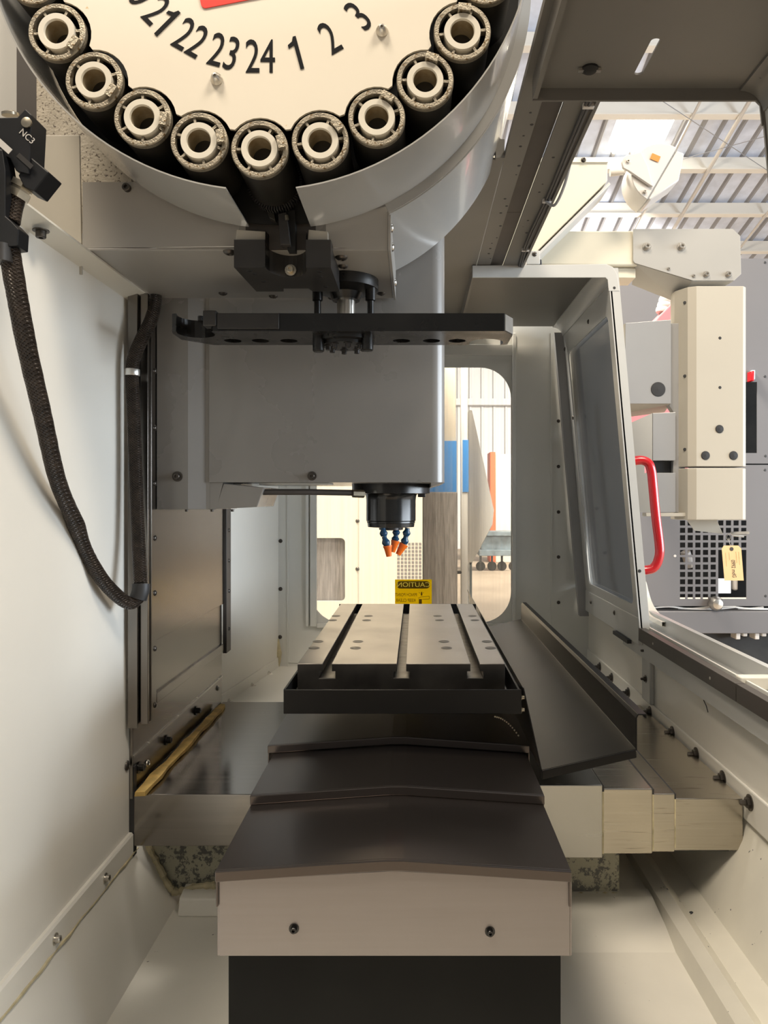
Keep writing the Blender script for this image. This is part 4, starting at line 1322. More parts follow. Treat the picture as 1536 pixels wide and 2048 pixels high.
MB().tube([P(705, 987, 1.49), P(728, 988, 1.50)], 0.008, 6).build('pipe_nut', 'nickel', t)
screw(t, (X(355, 1.418), 1.418, Z(953, 1.418)), (0, -1, 0), 'cap', 1.0)
screw(t, (X(624, 1.43), 1.43, Z(952, 1.43)), (0, -1, 0), 'cap', 0.9)
for px in (373, 424, 465):
    screw(t, (X(px, 1.45), 1.45, -0.018), (0, 0, -1), 'cap', 0.5, 'screw_dark')
MB().prism([[(X(862, 1.436), 0.026), (X(890, 1.436), 0.034), (X(862, 1.436), 0.034)]], (0, 1.70, 0), (1, 0, 0), (0, 0, 1), 0.27).build('nose_fold', 'head_paint', t, smooth=False)

YS_ = 1.60
SX = X(782, YS_)
t = thing('spindle', 'glossy black spindle nose under the grey head', 'spindle')
zf = 0.034
MB().lathe([(0.084, 0.0), (0.084, 0.020), (0.075, 0.021)], (SX, YS_, zf), (0, 0, -1), 48).build('flange', 'black_oxide', t)
z1 = Z(985, YS_)
MB().lathe([(0.060, 0.018), (0.055, 0.024), (0.0535, 0.034), (0.0535, 0.078), (0.052, 0.080), (0.052, 0.083), (0.051, 0.084), (0.050, 0.092), (0.03, 0.094)], (SX, YS_, zf), (0, 0, -1), 48).build('nose', 'spindle_black', t)
MB().lathe([(0.026, 0.092), (0.026, 0.098), (0.022, 0.099), (0.022, 0.094)], (SX, YS_, zf), (0, 0, -1), 32).build('taper_ring', 'dark_steel', t)
box('purge_block', 'black_oxide', t, SX + 0.058, SX + 0.074, YS_ - 0.02, YS_ + 0.0, zf - 0.028, zf - 0.02, 0.001)

# coolant nozzles --------------------------------------------------------
nz_def = [
    ('segmented blue coolant nozzle with orange tip, leftmost of the three', [(766, 1056), (768, 1073), (774, 1092)], (775, 1091), (778, 1113), 1.56),
    ('segmented blue coolant nozzle with orange tip, short middle one', [(793, 1056), (792, 1070), (790, 1082)], (791, 1081), (785, 1104), 1.62),
    ('segmented blue coolant nozzle with orange tip slanting inward beside the window sticker', [(815, 1056), (812, 1072), (808, 1088)], (808, 1088), (796, 1109), 1.58)]
for (lab, path, a, c, y) in nz_def:
    t = thing('coolant_nozzle', lab, 'nozzle', 'coolant nozzles under the spindle')
    pts = [P(px, py, y) for (px, py) in path]
    for i in range(len(pts) - 1):
        d = (pts[i + 1] - pts[i])
        Ln = d.length
        MB().lathe([(0.0052, 0.0), (0.0052, Ln * 0.25), (0.0085, Ln * 0.55), (0.0085, Ln * 0.68), (0.0060, Ln * 0.98), (0.0045, Ln)], pts[i], d, 16).build('hose_segment', 'nozzle_blue', t)
    A, Cc = P(*a, y), P(*c, y)
    d = Cc - A
    MB().lathe([(0.0095, 0.0), (0.0095, d.length * 0.12), (0.0080, d.length * 0.28), (0.0056, d.length), (0.004, d.length)], A, d, 18).build('tip', 'nozzle_orange', t)

# ================================================================== COLUMN WAY COVER
t = thing('column_way_cover', 'brushed steel vertical way cover on the column below the head', 'way cover')
XC = -0.50
box('upper_section', 'column_cover', t, XC - 0.006, XC, 1.42, 1.93, -0.27, 0.384, 0.001)
box('lower_section', 'column_cover', t, XC - 0.010, XC - 0.004, 1.425, 1.92, -0.385, -0.27, 0.001)
box('lower_lip', 'column_cover', t, XC - 0.008, XC + 0.001, 1.425, 1.925, -0.392, -0.372, 0.001)
for i, (y0, y1, xo) in enumerate(((1.333, 1.368, 0.0), (1.369, 1.376, 0.004), (1.377, 1.384, 0.002), (1.385, 1.392, 0.005), (1.393, 1.42, 0.002))):
    box('edge_rail', 'column_cover', t, XC - 0.010, XC + xo, y0 if i else 1.428 - 0.035, y1, -0.415, 0.383, 0.0008) if i else \
        box('edge_rail', 'column_cover', t, XC - 0.030, XC - 0.012, 1.36, 1.395, -0.42, 0.383, 0.0008)
box('far_rail', 'rail_brown', t, XC - 0.004, XC + 0.006, 1.93, 1.975, -0.40, 0.383, 0.0008)
for py in (742, 856, 967, 1076, 1186, 1297, 1410):
    y = 1.412
    screw(t, (XC + 0.002, y, Z(py, y)), (1, 0, 0), 'button', 0.6, 'screw_dark')
for z in (-0.08, -0.16, -0.24, -0.34, 0.0):
    screw(t, (XC + 0.006, 1.955, z), (1, 0, 0), 'button', 0.6, 'screw_dark')
t = thing('column_skirt', 'dull steel skirt plate with black bolts at the column foot', 'panel')
box('skirt_plate', 'column_cover', t, -0.536, -0.530, 1.385, 2.02, -0.56, -0.36, 0.001)
box('fold_line', 'saddle_clean', t, -0.530, -0.527, 1.385, 2.02, -0.482, -0.478)
for (px, py) in ((280, 1535), (335, 1480), (394, 1421)):
    y = -0.527 * F / (px - VX)
    screw(t, (-0.529, y, Z(py, y)), (1, 0, 0), 'cap', 1.1, 'black_oxide')
for (px, py) in ((437, 1376), (297, 1527)):
    y = -0.527 * F / (px - VX)
    screw(t, (-0.529, y, Z(py, y)), (1, 0, 0), 'button', 0.8, 'bright_steel')

# ================================================================== SADDLE COVER (telescopic)
t = thing('saddle_cover', 'telescopic stainless saddle cover lying across the machine bed', 'way cover')


def hood(x0, x1, y0, y1, z0, z1, name, m, th=0.003):
    b = MB().prism([[(y0, z0), (y0 + th, z0), (y0 + th, z1 - th), (y1 - th, z1 - th), (y1 - th, z0), (y1, z0), (y1, z1), (y0, z1)]], (x0, 0, 0), (0, 1, 0), (0, 0, 1), x1 - x0)
    return b.build(name, m, t, 0.0015, smooth=False)


hood(-0.528, -0.10, 1.385, 2.02, -0.648, -0.551, 'rear_section', 'saddle_dull')
hood(-0.22, 0.340, 1.350, 2.035, -0.653, -0.520, 'section', 'saddle_clean')
hood(0.29, 0.435, 1.362, 2.030, -0.651, -0.532, 'section', 'saddle_steel')
hood(0.40, 0.480, 1.373, 2.025, -0.653, -0.5455, 'section', 'saddle_steel')
hood(0.44, 0.612, 1.385, 2.020, -0.656, -0.559, 'section', 'saddle_steel')
for (x, y, z0, z1) in ((0.341, 1.356, -0.648, -0.535), (0.4365, 1.368, -0.648, -0.545), (0.481, 1.379, -0.648, -0.558)):
    MB().box(x, x + 0.003, y - 0.001, y + 0.010, z0, z1).build('wiper_edge', 'sealant', t)
    MB().box(x, x + 0.004, y + 0.001, 2.0, z1, z1 + 0.010).build('wiper_lip', 'plug_dark', t)
box('end_wall', 'saddle_steel', t, 0.609, 0.612, 1.388, 2.017, -0.656, -0.562)
box('under_rail', 'plug_dark', t, 0.43, 0.592, 1.40, 1.41, -0.664, -0.657)

box('edge_seal', 'plug_dark', t, -0.552, -0.5285, 1.387, 1.40, -0.668, -0.50)

t = thing('foam_strip', 'ragged yellow foam strip along the column foot', 'foam strip')
pts = [Vector((-0.525 + 0.012, 1.375 + 0.59 * i / 14, -0.546 + random.uniform(-0.001, 0.001))) for i in range(15)]
b = MB()
vs, fs = [], []
for i, p in enumerate(pts):
    wv = 0.0115 + random.uniform(-0.0025, 0.002) - 0.003 * i / 14
    for a, c in ((-1, -1), (1, -1), (1, 1), (-1, 1)):
        vs.append(p + Vector((wv * a + random.uniform(-.001, .001), 0, 0.0045 * c + random.uniform(-.0008, .0008))))
for i in range(len(pts) - 1):
    for k in range(4):
        fs.append((i * 4 + k, i * 4 + (k + 1) % 4, (i + 1) * 4 + (k + 1) % 4, (i + 1) * 4 + k))
fs += [(3, 2, 1, 0), (56, 57, 58, 59)]
b.add(vs, fs)
b.build('strip', 'foam_yellow', t, 0.001)

t = thing('machine_bed', 'worn grey cast iron machine bed with flaking paint under the saddle cover', 'machine bed')
prof = [(-0.545, -0.652), (0.402, -0.652), (0.402, -0.78), (-0.475, -0.78), (-0.545, -0.70)]
MB().prism([prof], (0, 1.95, 0), (1, 0, 0), (0, 0, 1), 0.49).build('casting', 'casting_paint', t, 0.004, smooth=False)
t = thing('sealant_bead', 'lumpy yellowed sealant bead around the corner of the machine bed', 'sealant')
pts = [Vector((x, 1.450, z)) for (x, z) in ((-0.535, -0.657), (-0.520, -0.688), (-0.500, -0.727), (-0.485, -0.755), (-0.468, -0.768), (-0.43, -0.757), (-0.38, -0.754), (-0.33, -0.753))]
sp = smooth_path(pts, 7)
MB().tube(sp, 0.007, 8, [0.0070 + random.uniform(-0.002, 0.0025) for _ in sp]).build('corner_bead', 'sealant', t)
pts = [Vector((XL + 0.007, 1.41 - 0.52 * i / 24, -0.6625 + random.uniform(-0.0015, 0.0015))) for i in range(25)]
MB().tube(pts, 0.003, 6, [0.0026 + random.uniform(-0.001, 0.0012) for _ in pts]).build('wall_bead', 'sealant', t)
pts = [P(1146 + 8 * i, 1790 + random.uniform(-2, 3), 1.455) for i in range(14)]
MB().tube(pts, 0.004, 6, [0.004 + random.uniform(-0.001, 0.0025) for _ in pts]).build('front_bead', 'sealant', t)
t = thing('corner_sealant', 'greenish sealant smear in the far corner of the enclosure', 'sealant')
pts = [Vector((-0.497, YB - 0.006, z)) for z in (-0.50, -0.53, -0.55, -0.58, -0.60)]
MB().tube(pts, 0.006, 6, [0.004, 0.009, 0.014, 0.010, 0.005]).build('smear', 'sealant', t)

# ================================================================== FRONT WAY COVERS
t = thing('table_way_cover', 'dark ridged telescopic way cover in front of the table', 'way cover')


def plate(name, x0, x1, y0, y1, ze, zr, m):
    xm = (x0 + x1) / 2
    th = 0.0025
    drop = 0.045
    prof = [(x0, ze - drop), (x0, ze), (xm - 0.012, zr), (xm + 0.012, zr), (x1, ze), (x1, ze - drop), (x1 - th, ze - drop), (x1 - th, ze - th), (xm + 0.012, zr - th), (xm - 0.012, zr - th), (x0 + th, ze - th), (x0 + th, ze - drop)]
    p = MB().prism([prof], (0, y1, 0), (1, 0, 0), (0, 0, 1), y1 - y0)
    o = p.build(name, m, t, 0.0008, smooth=False)
    lip = [(x0, ze - 0.013), (x0, ze), (xm - 0.012, zr), (xm + 0.012, zr), (x1, ze), (x1, ze - 0.013), (xm + 0.012, zr - 0.013), (xm - 0.012, zr - 0.013)]
    MB().prism([lip], (0, y0 + 0.0005, 0), (1, 0, 0), (0, 0, 1), 0.005).build('front_lip', m, o, 0.0012, smooth=False)
    return o


plate('cover_plate', -0.2417, 0.187, 0.893, 1.22, -0.4465, -0.433, 'way_cover')
plate('cover_plate', -0.2435, 0.1885, 1.088, 1.40, -0.4335, -0.4195, 'way_cover')
plate('cover_plate', -0.2540, 0.195, 1.27, 1.62, -0.4205, -0.4055, 'way_cover')
MB().box(-0.2, 0.15, 1.36, 1.98, -0.518, -0.425).build('saddle_body', 'pan_black', t)

t = thing('cover_end_plate', 'brushed steel end plate below the front way cover', 'end plate')
xm = -0.026
prof = [(-0.2385, -0.552), (0.1865, -0.552), (0.1865, -0.461), (xm, -0.4485), (-0.2385, -0.461)]
MB().prism([prof], (0, 0.900, 0), (1, 0, 0), (0, 0, 1), 0.004).build('face', 'end_plate_steel', t, 0.0008, smooth=False)
box('side_flange', 'end_plate_steel', t, -0.2405, -0.2385, 0.897, 0.93, -0.552, -0.462)
box('side_flange', 'end_plate_steel', t, 0.1867, 0.1887, 0.897, 0.93, -0.552, -0.462)
for px in (588, 980):
    screw(t, (X(px, 0.896), 0.896, Z(1857 if px < 700 else 1863, 0.896)), (0, -1, 0), 'cap', 0.62, 'black_oxide')
t = thing('black_apron', 'matt black apron box under the steel end plate', 'apron')
box('apron_sheet', 'apron_black', t, -0.2345, 0.181, 0.925, 0.935, -0.793, -0.545, 0.001)
box('apron_body', 'apron_black', t, -0.232, 0.1785, 0.935, 1.32, -0.793, -0.50)

# ================================================================== TABLE
t = thing('machine_table', 'ground steel machine table with three long T slots', 'machine table')
TX0, TX1, TZ = -0.2034, 0.1527, -0.281
TY0, TY1 = 1.27, 2.0
prof = [(TX0, TZ - 0.045), (TX0, TZ)]
for cx in (-0.1525, -0.0250, 0.1015):
    prof += [(cx - 0.008, TZ), (cx - 0.008, TZ - 0.013), (cx - 0.014, TZ - 0.013), (cx - 0.014, TZ - 0.0255), (cx + 0.014, TZ - 0.0255), (cx + 0.014, TZ - 0.013), (cx + 0.008, TZ - 0.013), (cx + 0.008, TZ)]
prof += [(TX1, TZ), (TX1, TZ - 0.045)]
prof = [(p[0], min(p[1], TZ - 0.0015)) for p in prof]
MB().prism([prof], (0, TY1, 0), (1, 0, 0), (0, 0, 1), TY1 - TY0).build('table_casting', 'table_side', t, 0.0006, smooth=False)
ex = [TX0, -0.1605, -0.1445, -0.0330, -0.0170, 0.0935, 0.1095, TX1]
for k in range(0, 8, 2):
    box('ground_strip', 'table_steel', t, ex[k], ex[k + 1], TY0, TY1, TZ - 0.0015, TZ, 0.0004)
for cx in (-0.1525, -0.0250, 0.1015):
    box('slot_floor', 'slot_steel', t, cx - 0.0135, cx + 0.0135, TY0 + 0.001, TY1 - 0.02, TZ - 0.0254, TZ - 0.0248)
for row in ([(672, 1232), (737, 1232), (875, 1232), (945, 1232)], [(665, 1240.5), (733, 1240.5), (879, 1240.5), (950, 1240.5)],
            [(636, 1283), (716, 1283), (888, 1283), (974, 1283)], [(628, 1296), (711, 1296), (893, 1296), (981, 1296)]):
    for (px, py) in row:
        y = -TZ * F / (py - VY)
        MB().lathe([(0.0105, 0.0003), (0.0105, 0.0006), (0.0085, 0.0006), (0.0085, 0.0003)], (X(px, y), y, TZ), (0, 0, 1), 20, closed_ends=False).build('hole_rim', 'dark_steel', t)
        MB().lathe([(0.0085, 0.0004), (0.0001, 0.0004)], (X(px, y), y, TZ), (0, 0, 1), 16, closed_ends=False).build('bolt_hole', 'pot_body', t)

t = thing('drip_pan', 'black sheet metal drip pan around the machine table', 'drip pan')
PX0, PX1, PY0, PY1 = -0.215, 0.1685, 1.20, 2.045
box('front_wall', 'pan_black', t, PX0, PX1 + 0.003, PY0, PY0 + 0.003, -0.347, -0.3075, 0.001)
box('left_wall', 'pan_black', t, PX0, PX0 + 0.003, PY0 + 0.003, PY1, -0.347, -0.3075)
box('right_wall', 'pan_black', t, PX1 - 0.003, PX1, PY0 + 0.003, PY1, -0.347, -0.3075)
box('back_wall', 'pan_black', t, PX0 + 0.003, PX1 - 0.003, PY1 - 0.003, PY1, -0.347, -0.287)
box('pan_floor', 'pan_black', t, PX0 + 0.003, PX1 - 0.003, PY0 + 0.003, PY1 - 0.003, -0.347, -0.343)
box('table_apron', 'pan_black', t, TX0 - 0.004, TX1 + 0.004, 1.262, TY1 + 0.01, -0.342, -0.3265)
box('apron_ledge', 'pan_black', t, TX0 - 0.004, TX1 + 0.007, 1.225, 1.262, -0.330, -0.3265)
for px in (622, 711, 801, 892, 981):
    screw(t, (X(px, 1.262), 1.262, -0.331), (0, -1, 0), 'button', 0.55, 'black_oxide')
for z in (-0.322, -0.342):
    screw(t, (PX1 + 0.003, 1.207, z), (1, 0, 0), 'cap', 0.55, 'nickel')

# ================================================================== CHIP TRAY
t = thing('chip_tray', 'black folded chip tray bolted along the side of the drip pan', 'chip tray')
TYa, TYb = 1.195, 2.50
tp = [(0.1725, -0.303), (0.1745, -0.303), (0.2035, -0.436), (0.355, -0.402), (0.355, -0.352), (0.3585, -0.3455), (0.3725, -0.3455), (0.3725, -0.353), (0.3705, -0.353), (0.3705, -0.3478), (0.3595, -0.3478), (0.3573, -0.3522), (0.3573, -0.4045), (0.2015, -0.4385)]
MB().prism([tp], (0, TYb, 0), (1, 0, 0), (0, 0, 1), TYb - TYa).build('tray_sheet', 'tray_black', t, 0.0008, smooth=False)
lp = [(0.2035, -0.4365), (0.3545, -0.4025), (0.3555, -0.4155), (0.2030, -0.451)]
MB().prism([lp], (0, TYa + 0.003, 0), (1, 0, 0), (0, 0, 1), 0.006).build('front_lip', 'tray_black', t, 0.001, smooth=False)
for k in range(14):
    y = random.uniform(1.22, 1.45)
    x = random.uniform(0.18, 0.20)
t2 = thing('drag_chain', 'small bead chain hanging below the corner of the drip pan', 'chain')
b = MB()
for i in range(13):
    p = P(990 + i * 3.9, 1433 + 0.22 * i * i + i * 0.5, 1.24)
    b = MB().lathe([(0.0002, -0.0017), (0.0014, -0.001), (0.0017, 0), (0.0014, 0.001), (0.0002, 0.0017)], p, (0, 0, 1), 8, closed_ends=False)
    b.build('bead', 'nickel', t2)

# ================================================================== HOSES
t = thing('coolant_hose', 'dark braided hose swagged across the white side wall', 'hose')
yz = [(18, 496, 0.86), (34, 590, 0.88), (55, 700, 0.92), (85, 830, 0.98), (115, 960, 1.06), (150, 1045, 1.14), (172, 1105, 1.19), (205, 1160, 1.23), (240, 1196, 1.28), (262, 1206, 1.30), (279, 1192, 1.308), (282, 1172, 1.31)]
pts = smooth_path([P(*q) for q in yz], 10)
rad = []
for i, p in enumerate(pts):
    f = i / len(pts)
    r = 0.0118 + 0.0015 * math.exp(-((f - 0.46) / 0.025) ** 2) - 0.0006 * f
    rad.append(r + random.uniform(-0.00025, 0.00025))
MB().tube(pts, 0.012, 20, rad).build('braid', 'hose_braid', t)
b = MB().tube(smooth_path([P(276, 1197, 1.308), P(281, 1182, 1.31), P(282, 1168, 1.312)], 4), 0.0150, 18)
b.build('end_ferrule', 'plug_dark', t)
t = thing('riser_hose', 'dark braided hose rising along the column edge with steel clamp', 'hose')
yz = [(281, 1166, 1.315), (277, 1080, 1.33), (272, 960, 1.335), (268, 840, 1.335), (264, 745, 1.335), (270, 710, 1.338), (285, 675, 1.35), (302, 640, 1.37), (309, 610, 1.385), (311, 590, 1.40)]
pts = smooth_path([P(*q) for q in yz], 9)
MB().tube(pts, 0.0118, 18).build('braid', 'hose_braid', t)
c = P(264.5, 745, 1.335)
MB().lathe([(0.0128, -0.006), (0.0132, -0.005), (0.0132, 0.005), (0.0128, 0.006)], c, (0, 0, 1), 24).build('clamp', 'clamp_steel', t)

# hose coupling ------------------------------------------------------------
t = thing('hose_coupling', 'black hose coupling block with white print at the left edge', 'hose coupling')
Yk = 0.86


def kp(px, py, dy=0.0):
    return P(px, py, Yk + dy)


def slab(name, pts, y0, y1, m, bevel=0.0012):
    b = MB()
    f = [Vector((X(px, Yk), y0, Z(py, Yk))) for (px, py) in pts]
    k = [Vector((p.x, y1, p.z)) for p in f]
    n = len(f)
    tri = tessellate_polygon([[Vector((p.x, p.z, 0)) for p in f]])
    fs = [tuple(q) for q in tri] + [tuple(i + n for i in reversed(q)) for q in tri] + [(i, (i + 1) % n, (i + 1) % n + n, i + n) for i in range(n)]
    return b.add(f + k, fs).build(name, m, t, bevel, smooth=False)


slab('mount_plate', [(-30, 300), (16, 308), (22, 350), (22, 440), (34, 450), (48, 465), (46, 498), (30, 500), (-30, 484)], Yk - 0.012, Yk + 0.012, 'coupling_black')
slab('valve_head', [(-30, 240), (40, 238), (55, 222), (68, 234), (64, 310), (62, 352), (36, 345), (24, 320), (-30, 290)], Yk - 0.005, Yk + 0.03, 'coupling_black')
slab('solenoid', [(64, 316), (100, 346), (70, 384), (50, 375), (38, 352)], Yk - 0.002, Yk + 0.03, 'coupling_black')
MB().lathe([(0.010, 0.0), (0.010, 0.003), (0.006, 0.005)], kp(22, 232, 0.01), (0.0, -0.2, 1), 18).build('cap_nut', 'nickel', t)
d = (kp(34, 402) - kp(52, 366)).normalized()
MB().lathe([(0.0135, 0.0), (0.0135, 0.007), (0.011, 0.0075), (0.011, 0.010), (0.014, 0.0105), (0.014, 0.019), (0.010, 0.020), (0.010, 0.026)], kp(48, 366, 0.012), d, 6).build('hose_nut', 'nickel', t)
MB().tube([kp(34, 398, 0.012), kp(28, 420, 0.008), kp(24, 445, 0.004)], 0.009, 12).build('hose_tail', 'hose_braid', t)
MB().lathe([(0.006, 0.0), (0.006, 0.002), (0.002, 0.003)], kp(54, 246, -0.006), (0, -1, 0), 14).build('screw', 'nickel', t)
MB().lathe([(0.013, 0.0), (0.013, 0.02)], kp(2, 490, -0.006), (0, 0, -1), 20).build('hose_socket', 'dark_steel', t)
ca, sa = math.cos(math.radians(-42)), math.sin(math.radians(-42))
text_mesh('NC3', 'lettering', 'coupling_print', t, kp(54, 273, -0.0056), (ca, 0, sa), (-sa, 0, ca), 0.0105, 0.0004)
for (px, py, wd, hg) in ((8, 292, 0.010, 0.0035), (50, 322, 0.011, 0.0028)):
    o = kp(px, py, -0.0056 if px > 30 else -0.0125)
    MB().obox(o, (ca, 0, sa), (0, 1, 0), (-sa, 0, ca), wd, 0.0003, hg).build('print_plate', 'coupling_print' if px < 30 else 'dark_steel', t)

# ================================================================== PENDANT, ARM, LAMP, TAG
Yp = 2.40
t = thing('control_pendant', 'beige control pendant box hanging from the swing arm', 'control pendant')
pw = lambda px: X(px, Yp)
pz = lambda py: Z(py, Yp)
# main shell in plan: bevelled left corner; split in upper and lower halves
pl = [(pw(1362), Yp + 0.06), (pw(1378), Yp + 0.012), (pw(1393), Yp), (pw(1487), Yp), (pw(1495), Yp + 0.012), (pw(1495), Yp + 0.10), (pw(1362), Yp + 0.10)]
MB().prism([pl], (0, 0, pz(933)), (1, 0, 0), (0, 1, 0), pz(572) - pz(933)).build('upper_shell', 'pendant_beige', t, 0.002, smooth=False)
MB().prism([pl], (0, 0, pz(1040)), (1, 0, 0), (0, 1, 0), pz(936) - pz(1040)).build('lower_shell', 'pendant_beige', t, 0.003, smooth=False)
for (px, py, r) in ((1439, 858, 0.0135), (1411, 911, 0.0145), (1467, 911, 0.0145)):
    MB().lathe([(r, 0.0), (r * 0.9, 0.003), (0.0005, 0.004)], (pw(px), Yp, pz(py)), (0, -1, 0), 24, closed_ends=False).build('hole_plug', 'plug_dark', bpy.data.objects['upper_shell'])
for (px, py) in ((1440, 676), (1440, 775)):
    screw(t, (pw(px), Yp, pz(py)), (0, -1, 0), 'dot', 1.2, 'plug_dark')
for (px, py) in ((1374, 602), (1374, 750), (1374, 898)):
    screw(t, (pw(px), Yp + 0.02, pz(py)), (-0.5, -1, 0), 'dot', 1.3, 'plug_dark')
# keyboard side box with black plug
kb = [(pw(1238), pz(668)), (pw(1258), pz(642)), (pw(1348), pz(636)), (pw(1348), pz(805)), (pw(1256), pz(805)), (pw(1244), pz(826)), (pw(1238), pz(826))]
kb = [(pw(1256), pz(642)), (pw(1348), pz(635)), (pw(1348), pz(805)), (pw(1254), pz(805))]
MB().prism([kb], (0, Yp + 0.03, 0), (1, 0, 0), (0, 0, 1), 0.002).build('screen_box_face', 'pendant_grey', t, 0.001, smooth=False)
vsb = [Vector((p[0], Yp + 0.03, p[1])) for p in kb] + [Vector((pw(1180) * 1.0, Yp + 0.20, pz(685))), Vector((pw(1345) * 1.05, Yp + 0.20, pz(640))), Vector((pw(1345) * 1.05, Yp + 0.20, pz(810))), Vector((pw(1180), Yp + 0.20, pz(835)))]
MB().add(vsb, [(0, 3, 2, 1), (4, 5, 6, 7), (0, 1, 5, 4), (1, 2, 6, 5), (2, 3, 7, 6), (3, 0, 4, 7)]).build('screen_box', 'pendant_beige', t, 0.001, smooth=False)
MB().lathe([(0.024, 0.0), (0.023, 0.002), (0.0005, 0.003)], (pw(1322), Yp + 0.028, pz(776)), (0, -1, 0), 28, closed_ends=False).build('hole_plug', 'plug_dark', t)
sidep = [(pw(1346), pz(640)), (pw(1380), pz(640)), (pw(1380), pz(1025)), (pw(1356), pz(1025)), (pw(1356), pz(820)), (pw(1346), pz(805))]
MB().prism([sidep], (0, Yp + 0.075, 0), (1, 0, 0), (0, 0, 1), 0.03).build('side_panel', 'pendant_grey', t, 0.001, smooth=False)
# lower keyboard shelf with notch
lk = [(pw(1312), pz(824)), (pw(1358), pz(822)), (pw(1358), pz(920)), (pw(1312), pz(920))]
MB().prism([lk], (0, Yp + 0.062, 0), (1, 0, 0), (0, 0, 1), 0.03).build('keyboard_box', 'pendant_grey', t, 0.001, smooth=False)
lk = [(pw(1312), pz(945)), (pw(1358), pz(945)), (pw(1358), pz(1025)), (pw(1312), pz(1025))]
MB().prism([lk], (0, Yp + 0.062, 0), (1, 0, 0), (0, 0, 1), 0.03).build('keyboard_box', 'pendant_grey', t, 0.001, smooth=False)
fu = Vector((1, -0.5, 0)).normalized()
ks = (pw(1312) - pw(1266)) * 1.118
lk = [(0, pz(845)), (ks, pz(824)), (ks, pz(920)), (ks * 0.7, pz(920)), (ks * 0.7, pz(945)), (ks, pz(945)), (ks, pz(1025)), (0, pz(1025)), (0, pz(1000)), (ks * 0.38, pz(958)), (0, pz(888))]
MB().prism([lk], Vector((pw(1266), Yp + 0.036 + (pw(1312) - pw(1266)) * 0.5, 0)), fu, (0, 0, 1), 0.003).build('keyboard_facet', 'door_paint', t, smooth=False)
box('keyboard_inside', 'plug_dark', t, pw(1310), pw(1357), Yp + 0.065, Yp + 0.09, pz(950), pz(915))
box('bottom_tray', 'pendant_beige', t, pw(1296), pw(1376), Yp + 0.02, Yp + 0.06, pz(1033), pz(1026), 0.001)
b = MB().prism([[(pw(1388), pz(1040)), (pw(1450), pz(1040)), (pw(1463), pz(1070)), (pw(1405), pz(1063))]], (0, Yp + 0.07, 0), (1, 0, 0), (0, 0, 1), 0.003)
b.build('foot_plate', 'beige_paint', t, smooth=False)

t = thing('key_ring', 'bunch of steel keys hanging from the pendant foot', 'keys')
for k in range(3):
    b = MB().prism([rrect(0, 0.062 - 0.01 * k, -0.005, 0.004, 0.003)], P(1461 + 2 * k, 1066 + 2 * k, Yp + 0.05), (1, 0.1 * k, -0.06 * k + 0.02), (0, 0.3 + 0.1 * k, 1), 0.0018)
    b.build('key', 'bright_steel', t, 0.0004)
c = P(1457, 1074, Yp + 0.05)
MB().tube([c + Vector((0.006 * math.cos(a * math.pi / 8), 0, 0.010 * math.sin(a * math.pi / 8))) for a in range(17)], 0.001, 6).build('ring', 'bright_steel', t)

t = thing('hang_tag', 'manila paper tag with handwriting tied below the pendant', 'tag')
Yt = Yp + 0.04


def tg(u, v):
    # tag frame: u along width (0..1), v along height (0 top .. 1 bottom)
    x0 = 1443 + (1449 - 1443) * v
    x1 = 1482 + (1487.5 - 1482) * v
    y0 = 1092 - 2 * u
    return P(x0 + (x1 - x0) * u, 1091 + (1161 - 1091) * v + 0 * y0, Yt)


tl = [(0.12, 0), (0.86, 0), (1, 0.09), (1, 1), (0, 1), (0, 0.09)]
f = [tg(*q) for q in tl]
k = [p + Vector((0, 0.0006, 0)) for p in f]
n = 6
MB().add(f + k, [tuple(range(n)), tuple(range(2 * n - 1, n - 1, -1))] + [(i, (i + 1) % n, (i + 1) % n + n, i + n) for i in range(n)]).build('card', 'tag_manila', t, smooth=False)
card = bpy.data.objects['card']
c = tg(0.5, 0.1)
MB().lathe([(0.0030, 0.0), (0.0065, 0.0), (0.0065, -0.0008), (0.0030, -0.0008)], c, (0, 1, 0), 20).build('eyelet', 'rail_brown', card)
MB().tube([c, P(1459, 1086, Yt), P(1457, 1076, Yt + 0.004)], 0.0007, 6).build('string', 'lamp_white', t)
c = tg(0.52, 0.66) - Vector((0, 0.0006, 0))
dv = (tg(0.5, 1) - tg(0.5, 0)).normalized()
text_mesh('0992 mdG', 'lettering', 'tag_ink', card, c, dv, (-dv.z, 0, dv.x), 0.0185, 0.0004, 0.74, shear=0.15)
for (u, v0, v1) in ((0.18, 0.2, 0.6), (0.36, 0.2, 0.42), (0.72, 0.18, 0.5), (0.86, 0.18, 0.55)):
    a, c = tg(u, v0), tg(u, v1)
    MB().tube([a - Vector((0, 0.0003, 0)), c - Vector((0, 0.0003, 0))], 0.0006, 4).build('print_line', 'tag_print', card, smooth=False)

